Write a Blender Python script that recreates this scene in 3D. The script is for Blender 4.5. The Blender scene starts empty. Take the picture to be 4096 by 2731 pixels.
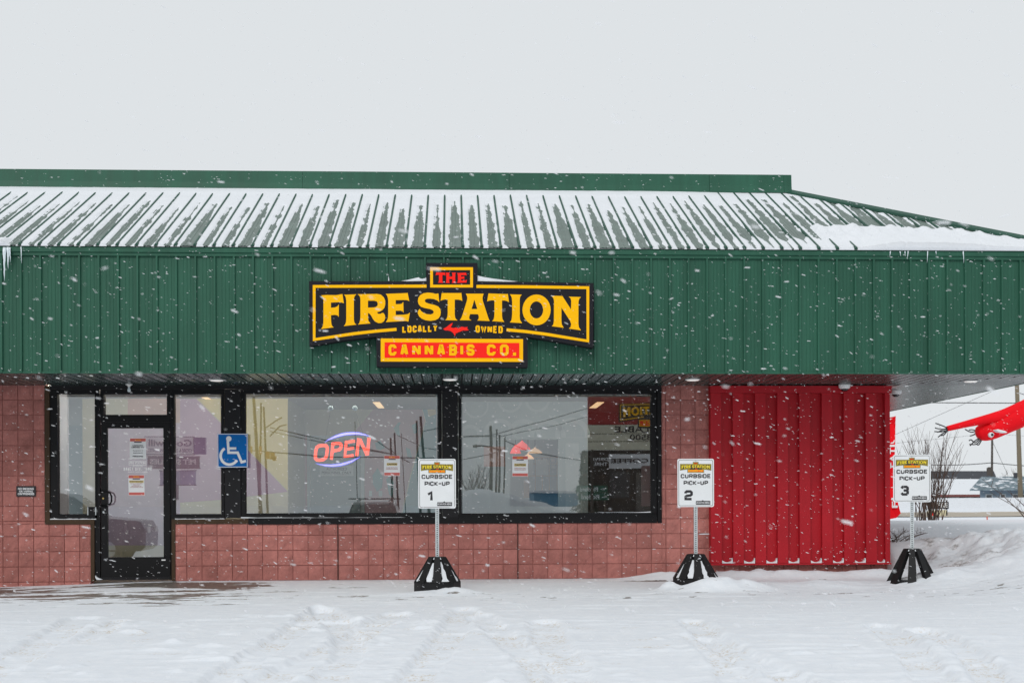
import bpy, math, random
import numpy as np
from mathutils import Vector, Matrix
from mathutils.geometry import tessellate_polygon

R = math.radians
random.seed(7)
SC = bpy.context.scene
COL = SC.collection

# ------------------------------------------------------------------ camera
FPX, YAW, ROLL = 5289.16, 0.0450, -0.0035
CAM = Vector((6.0187, -18.0055, 1.0517))
HY = 2006.1                                   # horizon row in the 4096 x 2731 photograph
cd = bpy.data.cameras.new('camera'); cam = bpy.data.objects.new('camera', cd); COL.objects.link(cam)
cd.sensor_width = 36; cd.lens = FPX / 4096 * 36
cd.shift_y = (HY - 1365.5) / 4096
cd.clip_start = 0.1; cd.clip_end = 2000
cam.location = CAM
cam.rotation_euler = (Matrix.Rotation(-YAW, 4, 'Z') @ Matrix.Rotation(R(90), 4, 'X') @ Matrix.Rotation(ROLL, 4, 'Z')).to_euler()
cd.dof.use_dof = True; cd.dof.focus_distance = 17.2; cd.dof.aperture_fstop = 4.0
SC.camera = cam

# ------------------------------------------------------------------ sky, sun, exposure
w = bpy.data.worlds.new('World'); SC.world = w; w.use_nodes = True
nt = w.node_tree; nt.nodes.clear()
out = nt.nodes.new('ShaderNodeOutputWorld'); mix = nt.nodes.new('ShaderNodeMixShader')
sky = nt.nodes.new('ShaderNodeTexSky'); sky.sky_type = 'NISHITA'; sky.sun_disc = False
sky.sun_elevation = R(34); sky.sun_rotation = R(202)
hsv = nt.nodes.new('ShaderNodeHueSaturation'); hsv.inputs['Saturation'].default_value = 0.12
b1 = nt.nodes.new('ShaderNodeBackground'); b1.inputs['Strength'].default_value = 0.07
b2 = nt.nodes.new('ShaderNodeBackground'); b2.inputs['Color'].default_value = (0.765, 0.800, 0.826, 1); b2.inputs['Strength'].default_value = 1.0
mix.inputs[0].default_value = 0.93
L = nt.links.new
L(sky.outputs[0], hsv.inputs['Color']); L(hsv.outputs[0], b1.inputs['Color'])
L(b1.outputs[0], mix.inputs[1]); L(b2.outputs[0], mix.inputs[2]); L(mix.outputs[0], out.inputs[0])
sd = bpy.data.lights.new('sun', 'SUN'); sd.energy = 1.15; sd.angle = R(24); sd.color = (1, 0.97, 0.93)
sun = bpy.data.objects.new('sun', sd); COL.objects.link(sun)
sun.rotation_euler = (R(56), 0, R(-22)); sun.location = (0, -20, 30)
SC.view_settings.view_transform = 'Standard'; SC.view_settings.look = 'None'
SC.view_settings.exposure = 0.0; SC.view_settings.gamma = 1.0
SC.render.engine = 'CYCLES'
SC.cycles.use_denoising = True
SC.cycles.max_bounces = 8; SC.cycles.transparent_max_bounces = 16
SC.cycles.sample_clamp_indirect = 6.0

# ------------------------------------------------------------------ pixel -> world helpers
_cy, _sy, _cr, _sr = math.cos(YAW), math.sin(YAW), math.cos(ROLL), math.sin(ROLL)
def ray(px, py):
    du, dv = px - 2048, py - HY
    u = du * _cr + dv * _sr; v = -du * _sr + dv * _cr
    a = u / FPX
    return Vector((a * _cy + _sy, -a * _sy + _cy, -v / FPX))
def at(px, py, Y=0.0):
    d = ray(px, py)
    return CAM + d * ((Y - CAM.y) / d.y)
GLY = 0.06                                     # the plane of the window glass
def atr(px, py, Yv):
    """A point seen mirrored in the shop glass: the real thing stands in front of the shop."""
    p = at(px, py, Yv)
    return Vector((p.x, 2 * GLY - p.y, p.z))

# ------------------------------------------------------------------ noise (numpy)
_rs = np.random.RandomState(11)
_LAT = _rs.rand(8, 256, 256)
def vn(x, y, s=0):
    x = np.asarray(x, float); y = np.asarray(y, float)
    xi = np.floor(x).astype(int); yi = np.floor(y).astype(int)
    fx = x - xi; fy = y - yi
    fx = fx * fx * (3 - 2 * fx); fy = fy * fy * (3 - 2 * fy)
    T = _LAT[s % 8]
    a = T[xi & 255, yi & 255]; b = T[(xi + 1) & 255, yi & 255]
    c = T[xi & 255, (yi + 1) & 255]; d = T[(xi + 1) & 255, (yi + 1) & 255]
    return (a + (b - a) * fx) * (1 - fy) + (c + (d - c) * fx) * fy
def fbm(x, y, s=0, o=4):
    r = 0; a = 0.5; t = 0
    for k in range(o):
        r = r + a * vn(x * 2 ** k + 17.3 * k, y * 2 ** k + 5.1 * k, s + k); t += a; a *= 0.5
    return r / t
def ss(a, b, x):
    t = np.clip((np.asarray(x, float) - a) / (b - a), 0, 1)
    return t * t * (3 - 2 * t)

# ------------------------------------------------------------------ materials
MATS = {}
def mat(name, col, rough=0.6, metal=0.0, var=0.12, vscale=6.0, bump=0.0, bscale=60.0, emit=0.0, spec=0.5, obj_var=0.0, stretch=None, var2=0.0):
    if name in MATS: return MATS[name]
    m = bpy.data.materials.new(name); m.use_nodes = True
    n = m.node_tree.nodes; l = m.node_tree.links
    p = n['Principled BSDF']
    p.inputs['Roughness'].default_value = rough; p.inputs['Metallic'].default_value = metal
    p.inputs['Specular IOR Level'].default_value = spec
    p.inputs['Base Color'].default_value = (*col, 1)
    g = n.new('ShaderNodeNewGeometry')
    vec = g.outputs['Position']
    if stretch:
        mp = n.new('ShaderNodeMapping'); mp.inputs['Scale'].default_value = stretch
        l.new(vec, mp.inputs[0]); vec = mp.outputs[0]
    if var > 0:
        t = n.new('ShaderNodeTexNoise'); t.inputs['Scale'].default_value = vscale; t.inputs['Detail'].default_value = 6; t.inputs['Roughness'].default_value = 0.65
        l.new(vec, t.inputs['Vector'])
        mr = n.new('ShaderNodeMapRange'); mr.inputs['From Min'].default_value = 0.3; mr.inputs['From Max'].default_value = 0.7
        mr.inputs['To Min'].default_value = 1 - var; mr.inputs['To Max'].default_value = 1 + var
        l.new(t.outputs['Fac'], mr.inputs['Value'])
        val = mr.outputs[0]
        if obj_var > 0:
            oi = n.new('ShaderNodeObjectInfo')
            m2 = n.new('ShaderNodeMapRange'); m2.inputs['To Min'].default_value = 1 - obj_var; m2.inputs['To Max'].default_value = 1 + obj_var
            l.new(oi.outputs['Random'], m2.inputs['Value'])
            mu = n.new('ShaderNodeMath'); mu.operation = 'MULTIPLY'
            l.new(val, mu.inputs[0]); l.new(m2.outputs[0], mu.inputs[1]); val = mu.outputs[0]
        if var2 > 0:
            t3 = n.new('ShaderNodeTexNoise'); t3.inputs['Scale'].default_value = 0.9; t3.inputs['Detail'].default_value = 4; l.new(g.outputs['Position'], t3.inputs['Vector'])
            m3 = n.new('ShaderNodeMapRange'); m3.inputs['From Min'].default_value = .35; m3.inputs['From Max'].default_value = .65; m3.inputs['To Min'].default_value = 1 - var2; m3.inputs['To Max'].default_value = 1 + var2
            l.new(t3.outputs['Fac'], m3.inputs['Value']); mu2 = n.new('ShaderNodeMath'); mu2.operation = 'MULTIPLY'; l.new(val, mu2.inputs[0]); l.new(m3.outputs[0], mu2.inputs[1]); val = mu2.outputs[0]
        vm = n.new('ShaderNodeVectorMath'); vm.operation = 'SCALE'; vm.inputs[0].default_value = col
        l.new(val, vm.inputs['Scale']); l.new(vm.outputs[0], p.inputs['Base Color'])
        mr2 = n.new('ShaderNodeMapRange'); mr2.inputs['To Min'].default_value = max(0, rough - 0.12); mr2.inputs['To Max'].default_value = min(1, rough + 0.12)
        l.new(t.outputs['Fac'], mr2.inputs['Value']); l.new(mr2.outputs[0], p.inputs['Roughness'])
    if bump > 0:
        t2 = n.new('ShaderNodeTexNoise'); t2.inputs['Scale'].default_value = bscale; t2.inputs['Detail'].default_value = 6; t2.inputs['Roughness'].default_value = 0.7
        l.new(vec, t2.inputs['Vector'])
        bp = n.new('ShaderNodeBump'); bp.inputs['Strength'].default_value = bump; bp.inputs['Distance'].default_value = 0.02
        l.new(t2.outputs['Fac'], bp.inputs['Height']); l.new(bp.outputs[0], p.inputs['Normal'])
    if emit > 0:
        p.inputs['Emission Color'].default_value = (*col, 1); p.inputs['Emission Strength'].default_value = emit
    MATS[name] = m
    return m

M_green = mat('green_painted_steel', (0.023, 0.098, 0.062), 0.5, var=0.16, vscale=2.5, bump=0.03, bscale=30, spec=0.25, stretch=(2.5, 2.5, .22), var2=.07)
M_roof = mat('green_roof_steel', (0.020, 0.080, 0.054), 0.45, var=0.15, vscale=3, bump=0.02, bscale=40, spec=0.3)
M_frost = mat('frosted_roof_steel', (0.150, 0.195, 0.175), 0.5, var=0.22, vscale=4, bump=0.02, bscale=40, spec=0.4)
M_soffit = mat('soffit_metal', (0.042, 0.072, 0.066), 0.25, var=0.12, vscale=1.2, spec=0.9)
M_red = mat('red_steel', (0.42, 0.010, 0.019), 0.5, var2=.06, spec=0.25, var=0.10, vscale=2, bump=0.03, bscale=25)
M_block = mat('painted_split_block', (0.475, 0.190, 0.165), 0.9, spec=0.15, var=0.20, vscale=5, bump=1.0, bscale=55, obj_var=0.11, var2=.13)
M_mortar = mat('painted_mortar', (0.36, 0.138, 0.120), 0.9, spec=0.1, var=0.2, vscale=9, bump=0.4, bscale=90)
M_black = mat('black_anodised', (0.006, 0.006, 0.007), 0.5, var=0.15, spec=0.2)
M_dark = mat('dark_grey_cladding', (0.013, 0.013, 0.015), 0.55, var=0.12, spec=0.2)
M_brown = mat('bronze_trim', (0.060, 0.036, 0.020), 0.6, var=0.2, spec=0.2)
M_signblk = mat('sign_black', (0.013, 0.013, 0.017), 0.6, var=0.1, spec=0.15)
M_yel = mat('sign_yellow', (0.98, 0.50, 0.003), 0.6, var=0.02, spec=0.1)
M_sred = mat('sign_red', (0.97, 0.022, 0.014), 0.6, var=0.02, spec=0.1)
M_white = mat('white_paint', (0.80, 0.81, 0.82), 0.5, var=0.03)
M_ink = mat('black_ink', (0.018, 0.017, 0.02), 0.6, var=0.0)
M_blue = mat('sign_blue', (0.001, 0.135, 0.450), 0.5, var=0.04, spec=0.15)
M_galv = mat('galvanised_steel', (0.52, 0.56, 0.57), 0.42, metal=0.55, var=0.15, vscale=25)
M_hole = mat('dark_hole', (0.03, 0.035, 0.035), 0.9, var=0)
M_rubber = mat('black_rubber', (0.009, 0.009, 0.010), 0.55, spec=0.25, var=0.2, bump=0.1, bscale=80)
M_snow = mat('clean_snow', (0.765, 0.79, 0.825), 0.85, var=0.02, bump=0.35, bscale=45, spec=0.2)
M_ice = mat('ice', (0.72, 0.80, 0.84), 0.12, var=0.05, spec=0.8)
M_wood = mat('weathered_pole_wood', (0.20, 0.165, 0.115), 0.9, var=0.25, vscale=8, stretch=(6, 6, 0.6), bump=0.4)
M_wood2 = mat('dark_pole_wood', (0.07, 0.06, 0.052), 0.9, var=0.25, vscale=8, stretch=(6, 6, 0.6))
M_wire = mat('wire_black', (0.03, 0.03, 0.033), 0.7, var=0)
M_bark = mat('bare_bark', (0.085, 0.058, 0.045), 0.9, var=0.25, vscale=20)
M_tube = mat('red_nylon', (0.88, 0.006, 0.014), 0.65, spec=0.12, var=0.06, vscale=3)
M_plast = mat('white_plastic', (0.78, 0.78, 0.78), 0.35, var=0.02)
M_dome = mat('smoked_dome', (0.01, 0.01, 0.012), 0.08, var=0, spec=0.8)
M_lens = mat('lit_lens', (1.0, 0.97, 0.92), 0.4, var=0, emit=0.35)
M_brass = mat('brass', (0.55, 0.40, 0.15), 0.35, metal=1, var=0)

def glass_mat():
    m = bpy.data.materials.new('shop_glass'); m.use_nodes = True
    n = m.node_tree.nodes; l = m.node_tree.links; n.clear()
    o = n.new('ShaderNodeOutputMaterial'); mx = n.new('ShaderNodeMixShader')
    tr = n.new('ShaderNodeBsdfTransparent'); tr.inputs[0].default_value = (0.80, 0.85, 0.84, 1)
    gl = n.new('ShaderNodeBsdfGlossy'); gl.inputs['Roughness'].default_value = 0.0; gl.inputs[0].default_value = (0.92, 0.97, 1, 1)
    fr = n.new('ShaderNodeFresnel'); fr.inputs[0].default_value = 2.9
    nz = n.new('ShaderNodeTexNoise'); nz.inputs['Scale'].default_value = 1.1; nz.inputs['Detail'].default_value = 1
    g = n.new('ShaderNodeNewGeometry'); l.new(g.outputs['Position'], nz.inputs['Vector'])
    bp = n.new('ShaderNodeBump'); bp.inputs['Strength'].default_value = 0.0016; bp.inputs['Distance'].default_value = 0.2
    l.new(nz.outputs['Fac'], bp.inputs['Height']); l.new(bp.outputs[0], gl.inputs['Normal'])
    l.new(fr.outputs[0], mx.inputs[0]); l.new(tr.outputs[0], mx.inputs[1]); l.new(gl.outputs[0], mx.inputs[2]); l.new(mx.outputs[0], o.inputs[0])
    return m
M_glass = glass_mat()

# ------------------------------------------------------------------ object helpers
ORG = {}
def tag(o, label=None, cat=None, group=None, kind=None):
    if label: o['label'] = label
    if cat: o['category'] = cat
    if group: o['group'] = group
    if kind: o['kind'] = kind
    return o
def empty(name, loc, label=None, cat=None, group=None, rz=0):
    o = bpy.data.objects.new(name, None); COL.objects.link(o)
    o.location = loc; o.rotation_euler = (0, 0, rz); o.empty_display_size = 0.2
    ORG[o.name] = Vector(loc)
    return tag(o, label, cat, group)
def org(parent):
    while parent is not None:
        if parent.name in ORG: return ORG[parent.name]
        parent = parent.parent
    return Vector((0, 0, 0))
class MB:
    def __init__(s): s.v = []; s.f = []; s.m = []; s.mi = 0
    def add(s, vs, fs):
        o = len(s.v); s.v += [tuple(p) for p in vs]
        for f in fs: s.f.append([i + o for i in f]); s.m.append(s.mi)
        return s
    def box(s, x0, x1, y0, y1, z0, z1):
        if x0 > x1: x0, x1 = x1, x0
        if y0 > y1: y0, y1 = y1, y0
        if z0 > z1: z0, z1 = z1, z0
        return s.add([(x0, y0, z0), (x1, y0, z0), (x1, y1, z0), (x0, y1, z0), (x0, y0, z1), (x1, y0, z1), (x1, y1, z1), (x0, y1, z1)],
                     [(0, 3, 2, 1), (4, 5, 6, 7), (0, 1, 5, 4), (1, 2, 6, 5), (2, 3, 7, 6), (3, 0, 4, 7)])
    def tube(s, pts, rad, seg=6, cap=True):
        pts = [Vector(p) for p in pts]; n = len(pts)
        if not hasattr(rad, '__len__'): rad = [rad] * n
        rings = []; up = Vector((0.31, 0.17, 0.94))
        for i in range(n):
            d = (pts[min(i + 1, n - 1)] - pts[max(i - 1, 0)]).normalized()
            if abs(d.dot(up)) > 0.97: up = Vector((0.9, 0.4, 0.1))
            a = d.cross(up).normalized(); b = a.cross(d).normalized()
            rings.append([pts[i] + (a * math.cos(2 * math.pi * k / seg) + b * math.sin(2 * math.pi * k / seg)) * rad[i] for k in range(seg)])
        vs = [p for r_ in rings for p in r_]; fs = []
        for i in range(n - 1):
            for k in range(seg):
                k2 = (k + 1) % seg
                fs.append((i * seg + k, i * seg + k2, (i + 1) * seg + k2, (i + 1) * seg + k))
        if cap:
            fs.append(tuple(range(seg))[::-1]); fs.append(tuple((n - 1) * seg + k for k in range(seg)))
        return s.add(vs, fs)
    def lathe(s, c, prof, seg=20, axis='z'):
        c = Vector(c); vs = []; fs = []
        for (r_, h) in prof:
            for k in range(seg):
                a = 2 * math.pi * k / seg
                vs.append(c + (Vector((r_ * math.cos(a), r_ * math.sin(a), h)) if axis == 'z' else Vector((r_ * math.cos(a), h, r_ * math.sin(a)))))
        n = len(prof)
        for i in range(n - 1):
            for k in range(seg):
                k2 = (k + 1) % seg
                fs.append((i * seg + k, i * seg + k2, (i + 1) * seg + k2, (i + 1) * seg + k))
        fs.append(tuple(range(seg))[::-1]); fs.append(tuple((n - 1) * seg + k for k in range(seg)))
        return s.add(vs, fs)
    def prism(s, outer, to3, back=None, holes=()):
        """Flat polygon (2D loops) placed by to3(u, v); back = extrusion vector away from the viewer, or None for a sheet."""
        loops = [outer] + list(holes)
        tri = tessellate_polygon([[Vector((p[0], p[1], 0)) for p in lp] for lp in loops])
        flat = [p for lp in loops for p in lp]
        P = [Vector(to3(*p)) for p in flat]; n = len(P)
        vs = list(P); fs = []
        nrm = None
        for t in tri:
            a, b, c = P[t[0]], P[t[1]], P[t[2]]
            fs.append(tuple(t))
        if back is not None:
            bk = Vector(back)
            fixed = []
            for t in fs:
                a, b, c = (P[i] for i in t)
                if (b - a).cross(c - a).dot(bk) > 0: t = t[::-1]
                fixed.append(t)
            fs = fixed
            vs += [p + bk for p in P]
            base = 0
            for lp in loops:
                m_ = len(lp)
                for i in range(m_):
                    j = (i + 1) % m_
                    fs.append((base + i, base + j, base + j + n, base + i + n))
                base += m_
        return s.add(vs, fs)
    def build(s, name, mats, parent=None, smooth=False, local=False):
        me = bpy.data.meshes.new(name)
        off = Vector((0, 0, 0)) if (local or parent is None) else org(parent)
        me.from_pydata([(a - off.x, b - off.y, c - off.z) for (a, b, c) in s.v], [], s.f)
        for m_ in (mats if isinstance(mats, (list, tuple)) else [mats]): me.materials.append(m_)
        if isinstance(mats, (list, tuple)): me.polygons.foreach_set('material_index', s.m)
        if smooth: me.polygons.foreach_set('use_smooth', [True] * len(me.polygons))
        me.update()
        o = bpy.data.objects.new(name, me); COL.objects.link(o)
        if parent is not None: o.parent = parent
        return o
def np_mesh(name, V, F, m, smooth=True):
    me = bpy.data.meshes.new(name)
    me.vertices.add(len(V)); me.vertices.foreach_set('co', np.asarray(V, np.float32).ravel())
    k = F.shape[1]
    me.loops.add(F.size); me.loops.foreach_set('vertex_index', F.astype(np.int32).ravel())
    me.polygons.add(len(F)); me.polygons.foreach_set('loop_start', np.arange(0, F.size, k, dtype=np.int32))
    me.polygons.foreach_set('loop_total', np.full(len(F), k, np.int32))
    me.materials.append(m); me.update(calc_edges=True)
    if smooth: me.polygons.foreach_set('use_smooth', np.ones(len(F), bool))
    o = bpy.data.objects.new(name, me); COL.objects.link(o)
    return o
def grid_faces(nx, ny):
    i = np.arange(nx - 1)[:, None] * ny + np.arange(ny - 1)[None, :]
    i = i.ravel()
    return np.stack([i, i + ny, i + ny + 1, i + 1], 1)

# ------------------------------------------------------------------ lettering
_tc = {}
def text2d(s_, bold=0.0, spacing=1.0):
    key = (s_, bold, spacing)
    if key in _tc: return _tc[key]
    c = bpy.data.curves.new('lettering', 'FONT'); c.body = s_; c.offset = bold; c.space_character = spacing; c.resolution_u = 3
    o = bpy.data.objects.new('lettering', c); COL.objects.link(o)
    dg = bpy.context.evaluated_depsgraph_get()
    me = bpy.data.meshes.new_from_object(o.evaluated_get(dg))
    v = [(p.co.x, p.co.y) for p in me.vertices]; f = [tuple(p.vertices) for p in me.polygons]
    bpy.data.objects.remove(o); bpy.data.curves.remove(c); bpy.data.meshes.remove(me)
    x0 = min(p[0] for p in v); x1 = max(p[0] for p in v); y0 = min(p[1] for p in v); y1 = max(p[1] for p in v)
    v = [((p[0] - x0) / (x1 - x0), (p[1] - y0) / (y1 - y0)) for p in v]
    _tc[key] = (v, f); return _tc[key]
def put_text(mb, s_, box, to3, bold=0.02, spacing=1.0):
    """box = (u0, v_top, u1, v_bottom) in the units of to3."""
    v, f = text2d(s_, bold, spacing)
    u0, vt, u1, vb = box
    mb.add([to3(u0 + (u1 - u0) * a, vb + (vt - vb) * b) for a, b in v], f)
C = 0.22
GL = {
 'A': [[(0, 0), (.36, 1), (.64, 1), (1, 0)], [(.12, .30), (.88, .30)]],
 'B': [[(0, 0), (0, 1), (.8, 1), (1, .85), (1, .65), (.85, .52), (1, .38), (1, .15), (.8, 0), (0, 0)], [(0, .52), (.85, .52)]],
 'C': [[(1, .70), (1, .84), (.78, 1), (.22, 1), (0, .84), (0, .16), (.22, 0), (.78, 0), (1, .16), (1, .30)]],
 'D': [[(0, 0), (0, 1), (.75, 1), (1, .82), (1, .18), (.75, 0), (0, 0)]],
 'E': [[(1, 1), (0, 1), (0, 0), (1, 0)], [(0, .52), (.85, .52)]],
 'F': [[(1, 1), (0, 1), (0, 0)], [(0, .50), (.85, .50)]],
 'I': [[(.5, 0), (.5, 1)]],
 'K': [[(0, 0), (0, 1)], [(1, 1), (.05, .48), (1, 0)]],
 'L': [[(0, 1), (0, 0), (1, 0)]],
 'N': [[(0, 0), (0, 1)], [(1, 0), (1, 1)], [(.02, .97), (.98, .03)]],
 'O': [[(.22, 0), (0, .16), (0, .84), (.22, 1), (.78, 1), (1, .84), (1, .16), (.78, 0), (.22, 0)]],
 'P': [[(0, 0), (0, 1), (.8, 1), (1, .86), (1, .56), (.8, .42), (0, .42)]],
 'R': [[(0, 0), (0, 1), (.8, 1), (1, .86), (1, .58), (.8, .44), (0, .44)], [(.62, .44), (1, 0)]],
 'S': [[(1, .74), (1, .86), (.8, 1), (.2, 1), (0, .86), (0, .64), (.2, .52), (.8, .48), (1, .36), (1, .14), (.8, 0), (.2, 0), (0, .14), (0, .26)]],
 'U': [[(0, 1), (0, .16), (.22, 0), (.78, 0), (1, .16), (1, 1)]],
 'W': [[(0, 1), (.25, 0), (.5, .8), (.75, 0), (1, 1)]],
 'Y': [[(0, 1), (.5, .48), (1, 1)], [(.5, .48), (.5, 0)]],
 'T': [[(0, 1), (1, 1)], [(.5, 1), (.5, 0)]],
 'H': [[(0, 0), (0, 1)], [(1, 0), (1, 1)], [(0, .5), (1, .5)]],
 '-': [[(-.25, .5), (1.25, .5)]], '.': [],
 '1': [[(0, .74), (.62, 1), (.62, 0)]],
 '2': [[(0, .74), (0, .86), (.2, 1), (.8, 1), (1, .86), (1, .60), (.8, .48), (.2, .42), (0, .30), (0, 0), (1, 0)]],
 '3': [[(0, .80), (.2, 1), (.8, 1), (1, .86), (1, .64), (.8, .52), (1, .38), (1, .15), (.8, 0), (.2, 0), (0, .20)], [(.35, .52), (.8, .52)]],
}
def strip(mb, pts, t, to3, tu=None):
    """A mitred stroke of half-width t along 2D points (no overlapping faces)."""
    closed = pts[0] == pts[-1]
    P = [Vector(p) for p in (pts[:-1] if closed else pts)]; n = len(P); vs = []
    for i in range(n):
        a = P[i - 1] if (i > 0 or closed) else None
        b = P[(i + 1) % n] if (i < n - 1 or closed) else None
        d1 = (P[i] - a).normalized() if a is not None else None
        d2 = (b - P[i]).normalized() if b is not None else None
        if d1 is None: d1 = d2
        if d2 is None: d2 = d1
        n1 = Vector((-d1.y, d1.x)); n2 = Vector((-d2.y, d2.x))
        m_ = (n1 + n2)
        m_ = m_.normalized() if m_.length > 1e-6 else n1
        k = min(1 / max(m_.dot(n1), 0.35), 1.30)
        vs += [P[i] + m_ * t * k, P[i] - m_ * t * k]
    fs = [(2 * i, 2 * i + 1, 2 * i + 3, 2 * i + 2) for i in range(n - 1)]
    if closed: fs.append((2 * n - 2, 2 * n - 1, 1, 0))
    mb.add([to3(p.x, p.y) for p in vs], fs)
def block_text(mb, s_, box, to3, t=0.10, gap=0.30, wide=1.0):
    """Chamfered block capitals filling box = (u0, v_top, u1, v_bottom); t = half stroke as a share of the letter height."""
    u0, vt, u1, vb = box
    H = abs(vt - vb); sgn = 1 if vt > vb else -1
    W = {'I': .22, '.': .22, ' ': .55, '1': .7, 'W': 1.3, '-': .75, 'N': 1.08}
    ws = [W.get(c, 1.0) for c in s_]
    tot = sum(ws) + gap * (len(s_) - 1)
    unit = (u1 - u0) / tot; x = u0
    h = t * H
    for c, w_ in zip(s_, ws):
        if c == '.':
            mb.add([to3(x, vb), to3(x + 2.2 * h * (1 if unit > 0 else -1), vb), to3(x + 2.2 * h * (1 if unit > 0 else -1), vb + sgn * 2.2 * h), to3(x, vb + sgn * 2.2 * h)], [(0, 1, 2, 3)])
        elif c in GL:
            cw = w_ * unit; th = h * (1 if unit > 0 else -1)
            for si, pl in enumerate(GL[c]):
                pts = [(x + th + a * (cw - 2 * th), vb + sgn * (h + b * (H - 2 * h))) for a, b in pl]
                if pl[0] == pl[-1]: pts[-1] = pts[0]
                if si == 0: strip(mb, pts, h, to3)
                else: strip(mb, pts, h * 0.98, (lambda u, v, f_=to3, k=si: tuple(Vector(f_(u, v)) + BUMP * k)))
        x += (w_ + gap) * unit
BUMP = Vector((0, -0.0012, 0))

# ================================================================== THE SHOP
BK = 0.2032                                     # 8 inch block module
D, ZS, RIB0, RP, XC = 1.7248, 2.6343, 1.0376, 0.2327, 13.8186
XW = at(3549, 2200, 0).x                        # the wall's right corner
XL = -2.6                                       # the shop runs on out of the picture here
shop = empty('shop_building', (6.0, 0.0, 0.0), 'single-storey shop with green metal fascia, snowy hip roof and pink block walls', 'building')

# --- split-face blocks: a few shared meshes, one object each
def block_mesh(k):
    rs = random.Random(k); n = 5; vs = []; fs = []
    for i in range(n):
        for j in range(n):
            e = (i in (0, n - 1)) or (j in (0, n - 1))
            vs.append((i / (n - 1), -0.002 if e else -0.004 - rs.random() * 0.011, j / (n - 1)))
    for i in range(n - 1):
        for j in range(n - 1):
            fs.append((i * n + j, (i + 1) * n + j, (i + 1) * n + j + 1, i * n + j + 1))
    b = len(vs); vs += [(0, .03, 0), (1, .03, 0), (1, .03, 1), (0, .03, 1)]
    def side(idx, c0, c1):
        for a, bb in zip(idx[:-1], idx[1:]): pass
        fs.append(tuple(idx) + (c1, c0))
    side([i * n for i in range(n)][::1], b, b + 1)
    side([(n - 1) * n + j for j in range(n)], b + 1, b + 2)
    side([i * n + n - 1 for i in range(n)][::-1], b + 2, b + 3)
    side([j for j in range(n)][::-1], b + 3, b)
    me = bpy.data.meshes.new('block'); me.from_pydata(vs, [], fs); me.materials.append(M_block); me.update()
    return me
BLK = [block_mesh(k) for k in range(7)]
def block_wall(x0, x1, z0, z1, name='wall'):
    w_ = MB().box(x0, x1, 0.010, 0.16, z0, z1).build(name, M_mortar, shop)
    j = 0.0045
    for k in range(math.floor(z0 / BK + 1e-6), math.ceil(z1 / BK - 1e-6)):
        for i in range(math.floor(x0 / BK), math.ceil(x1 / BK)):
            a = max(i * BK + j, x0); b = min((i + 1) * BK - j, x1); c = max(k * BK + j, z0); d = min((k + 1) * BK - j, z1)
            if b - a < 0.02 or d - c < 0.02: continue
            o = bpy.data.objects.new('block', random.choice(BLK)); COL.objects.link(o)
            o.parent = w_; o.location = Vector((a, 0, c)) - ORG[shop.name]; o.scale = (b - a, 1, d - c)
    return w_
xa = at(178, 1800).x; xb = at(363, 2200).x; xd = at(701, 2200).x; xe = at(2646, 1800).x; xf = at(2842, 1800).x
zsl = at(300, 2096).z; zsr = at(1500, 2089).z
block_wall(-0.42, xa, zsl + 0.002, ZS)
block_wall(-0.42, xb, -0.12, zsl)
block_wall(xd, xe, -0.03, zsr)
block_wall(xe + 0.002, xf, -0.02, ZS)
block_wall(xf + 0.002, XW, -0.02, 0.30)
MB().box(XL, -0.425, 0, 0.16, -0.3, ZS).build('wall', M_block, shop)
MB().box(xf + 0.002, XW, 0.02, 0.16, 0.302, ZS).build('wall', M_mortar, shop)
MB().box(XW - 0.16, XW, 0.162, 14, -0.2, ZS).build('side_wall', M_block, shop)

# --- bronze and black trim round the openings
t_ = MB()
def pbox(mb, x0, y0, x1, y1, Y0, Y1):
    a = at(x0, y0, Y0); b = at(x1, y1, Y0); mb.box(a.x, b.x, Y0, Y1, a.z, b.z); return mb
pbox(MB(), 178, 1542, 199, 2096, -0.018, 0.07).build('trim', M_brown, shop)
pbox(MB(), 199.5, 2077, 377, 2096, -0.018, 0.07).build('trim', M_brown, shop)
pbox(MB(), 362, 2096.5, 378, 2325, -0.018, 0.07).build('trim', M_brown, shop)
pbox(MB(), 686, 2095, 701, 2322, -0.018, 0.07).build('trim', M_brown, shop)
pbox(MB(), 686, 2076, 993, 2094, -0.018, 0.07).build('trim', M_brown, shop)
pbox(MB(), 993.5, 2071, 2628, 2090, -0.022, 0.07).build('sill', M_black, shop)
pbox(MB(), 2629, 1556, 2647, 2090, -0.022, 0.07).build('trim', M_black, shop)
pbox(MB(), 200, 1536, 2646.5, 1557, -0.03, 0.09).build('header', M_dark, shop)
for (p0, p1) in ((898, 963), (1768, 1833)):
    pbox(MB(), p0, 1558, p1, 2070.5, -0.016, 0.09).build('mullion_cover', M_dark, shop)

for px_j in (1351, 2071): pbox(MB(), px_j - 1.6, 2091, px_j + 1.6, 2321, -0.0162, 0.009).build('control_joint', mat('joint_dark', (.03, .018, .016), .9, var=0), shop)
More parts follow.
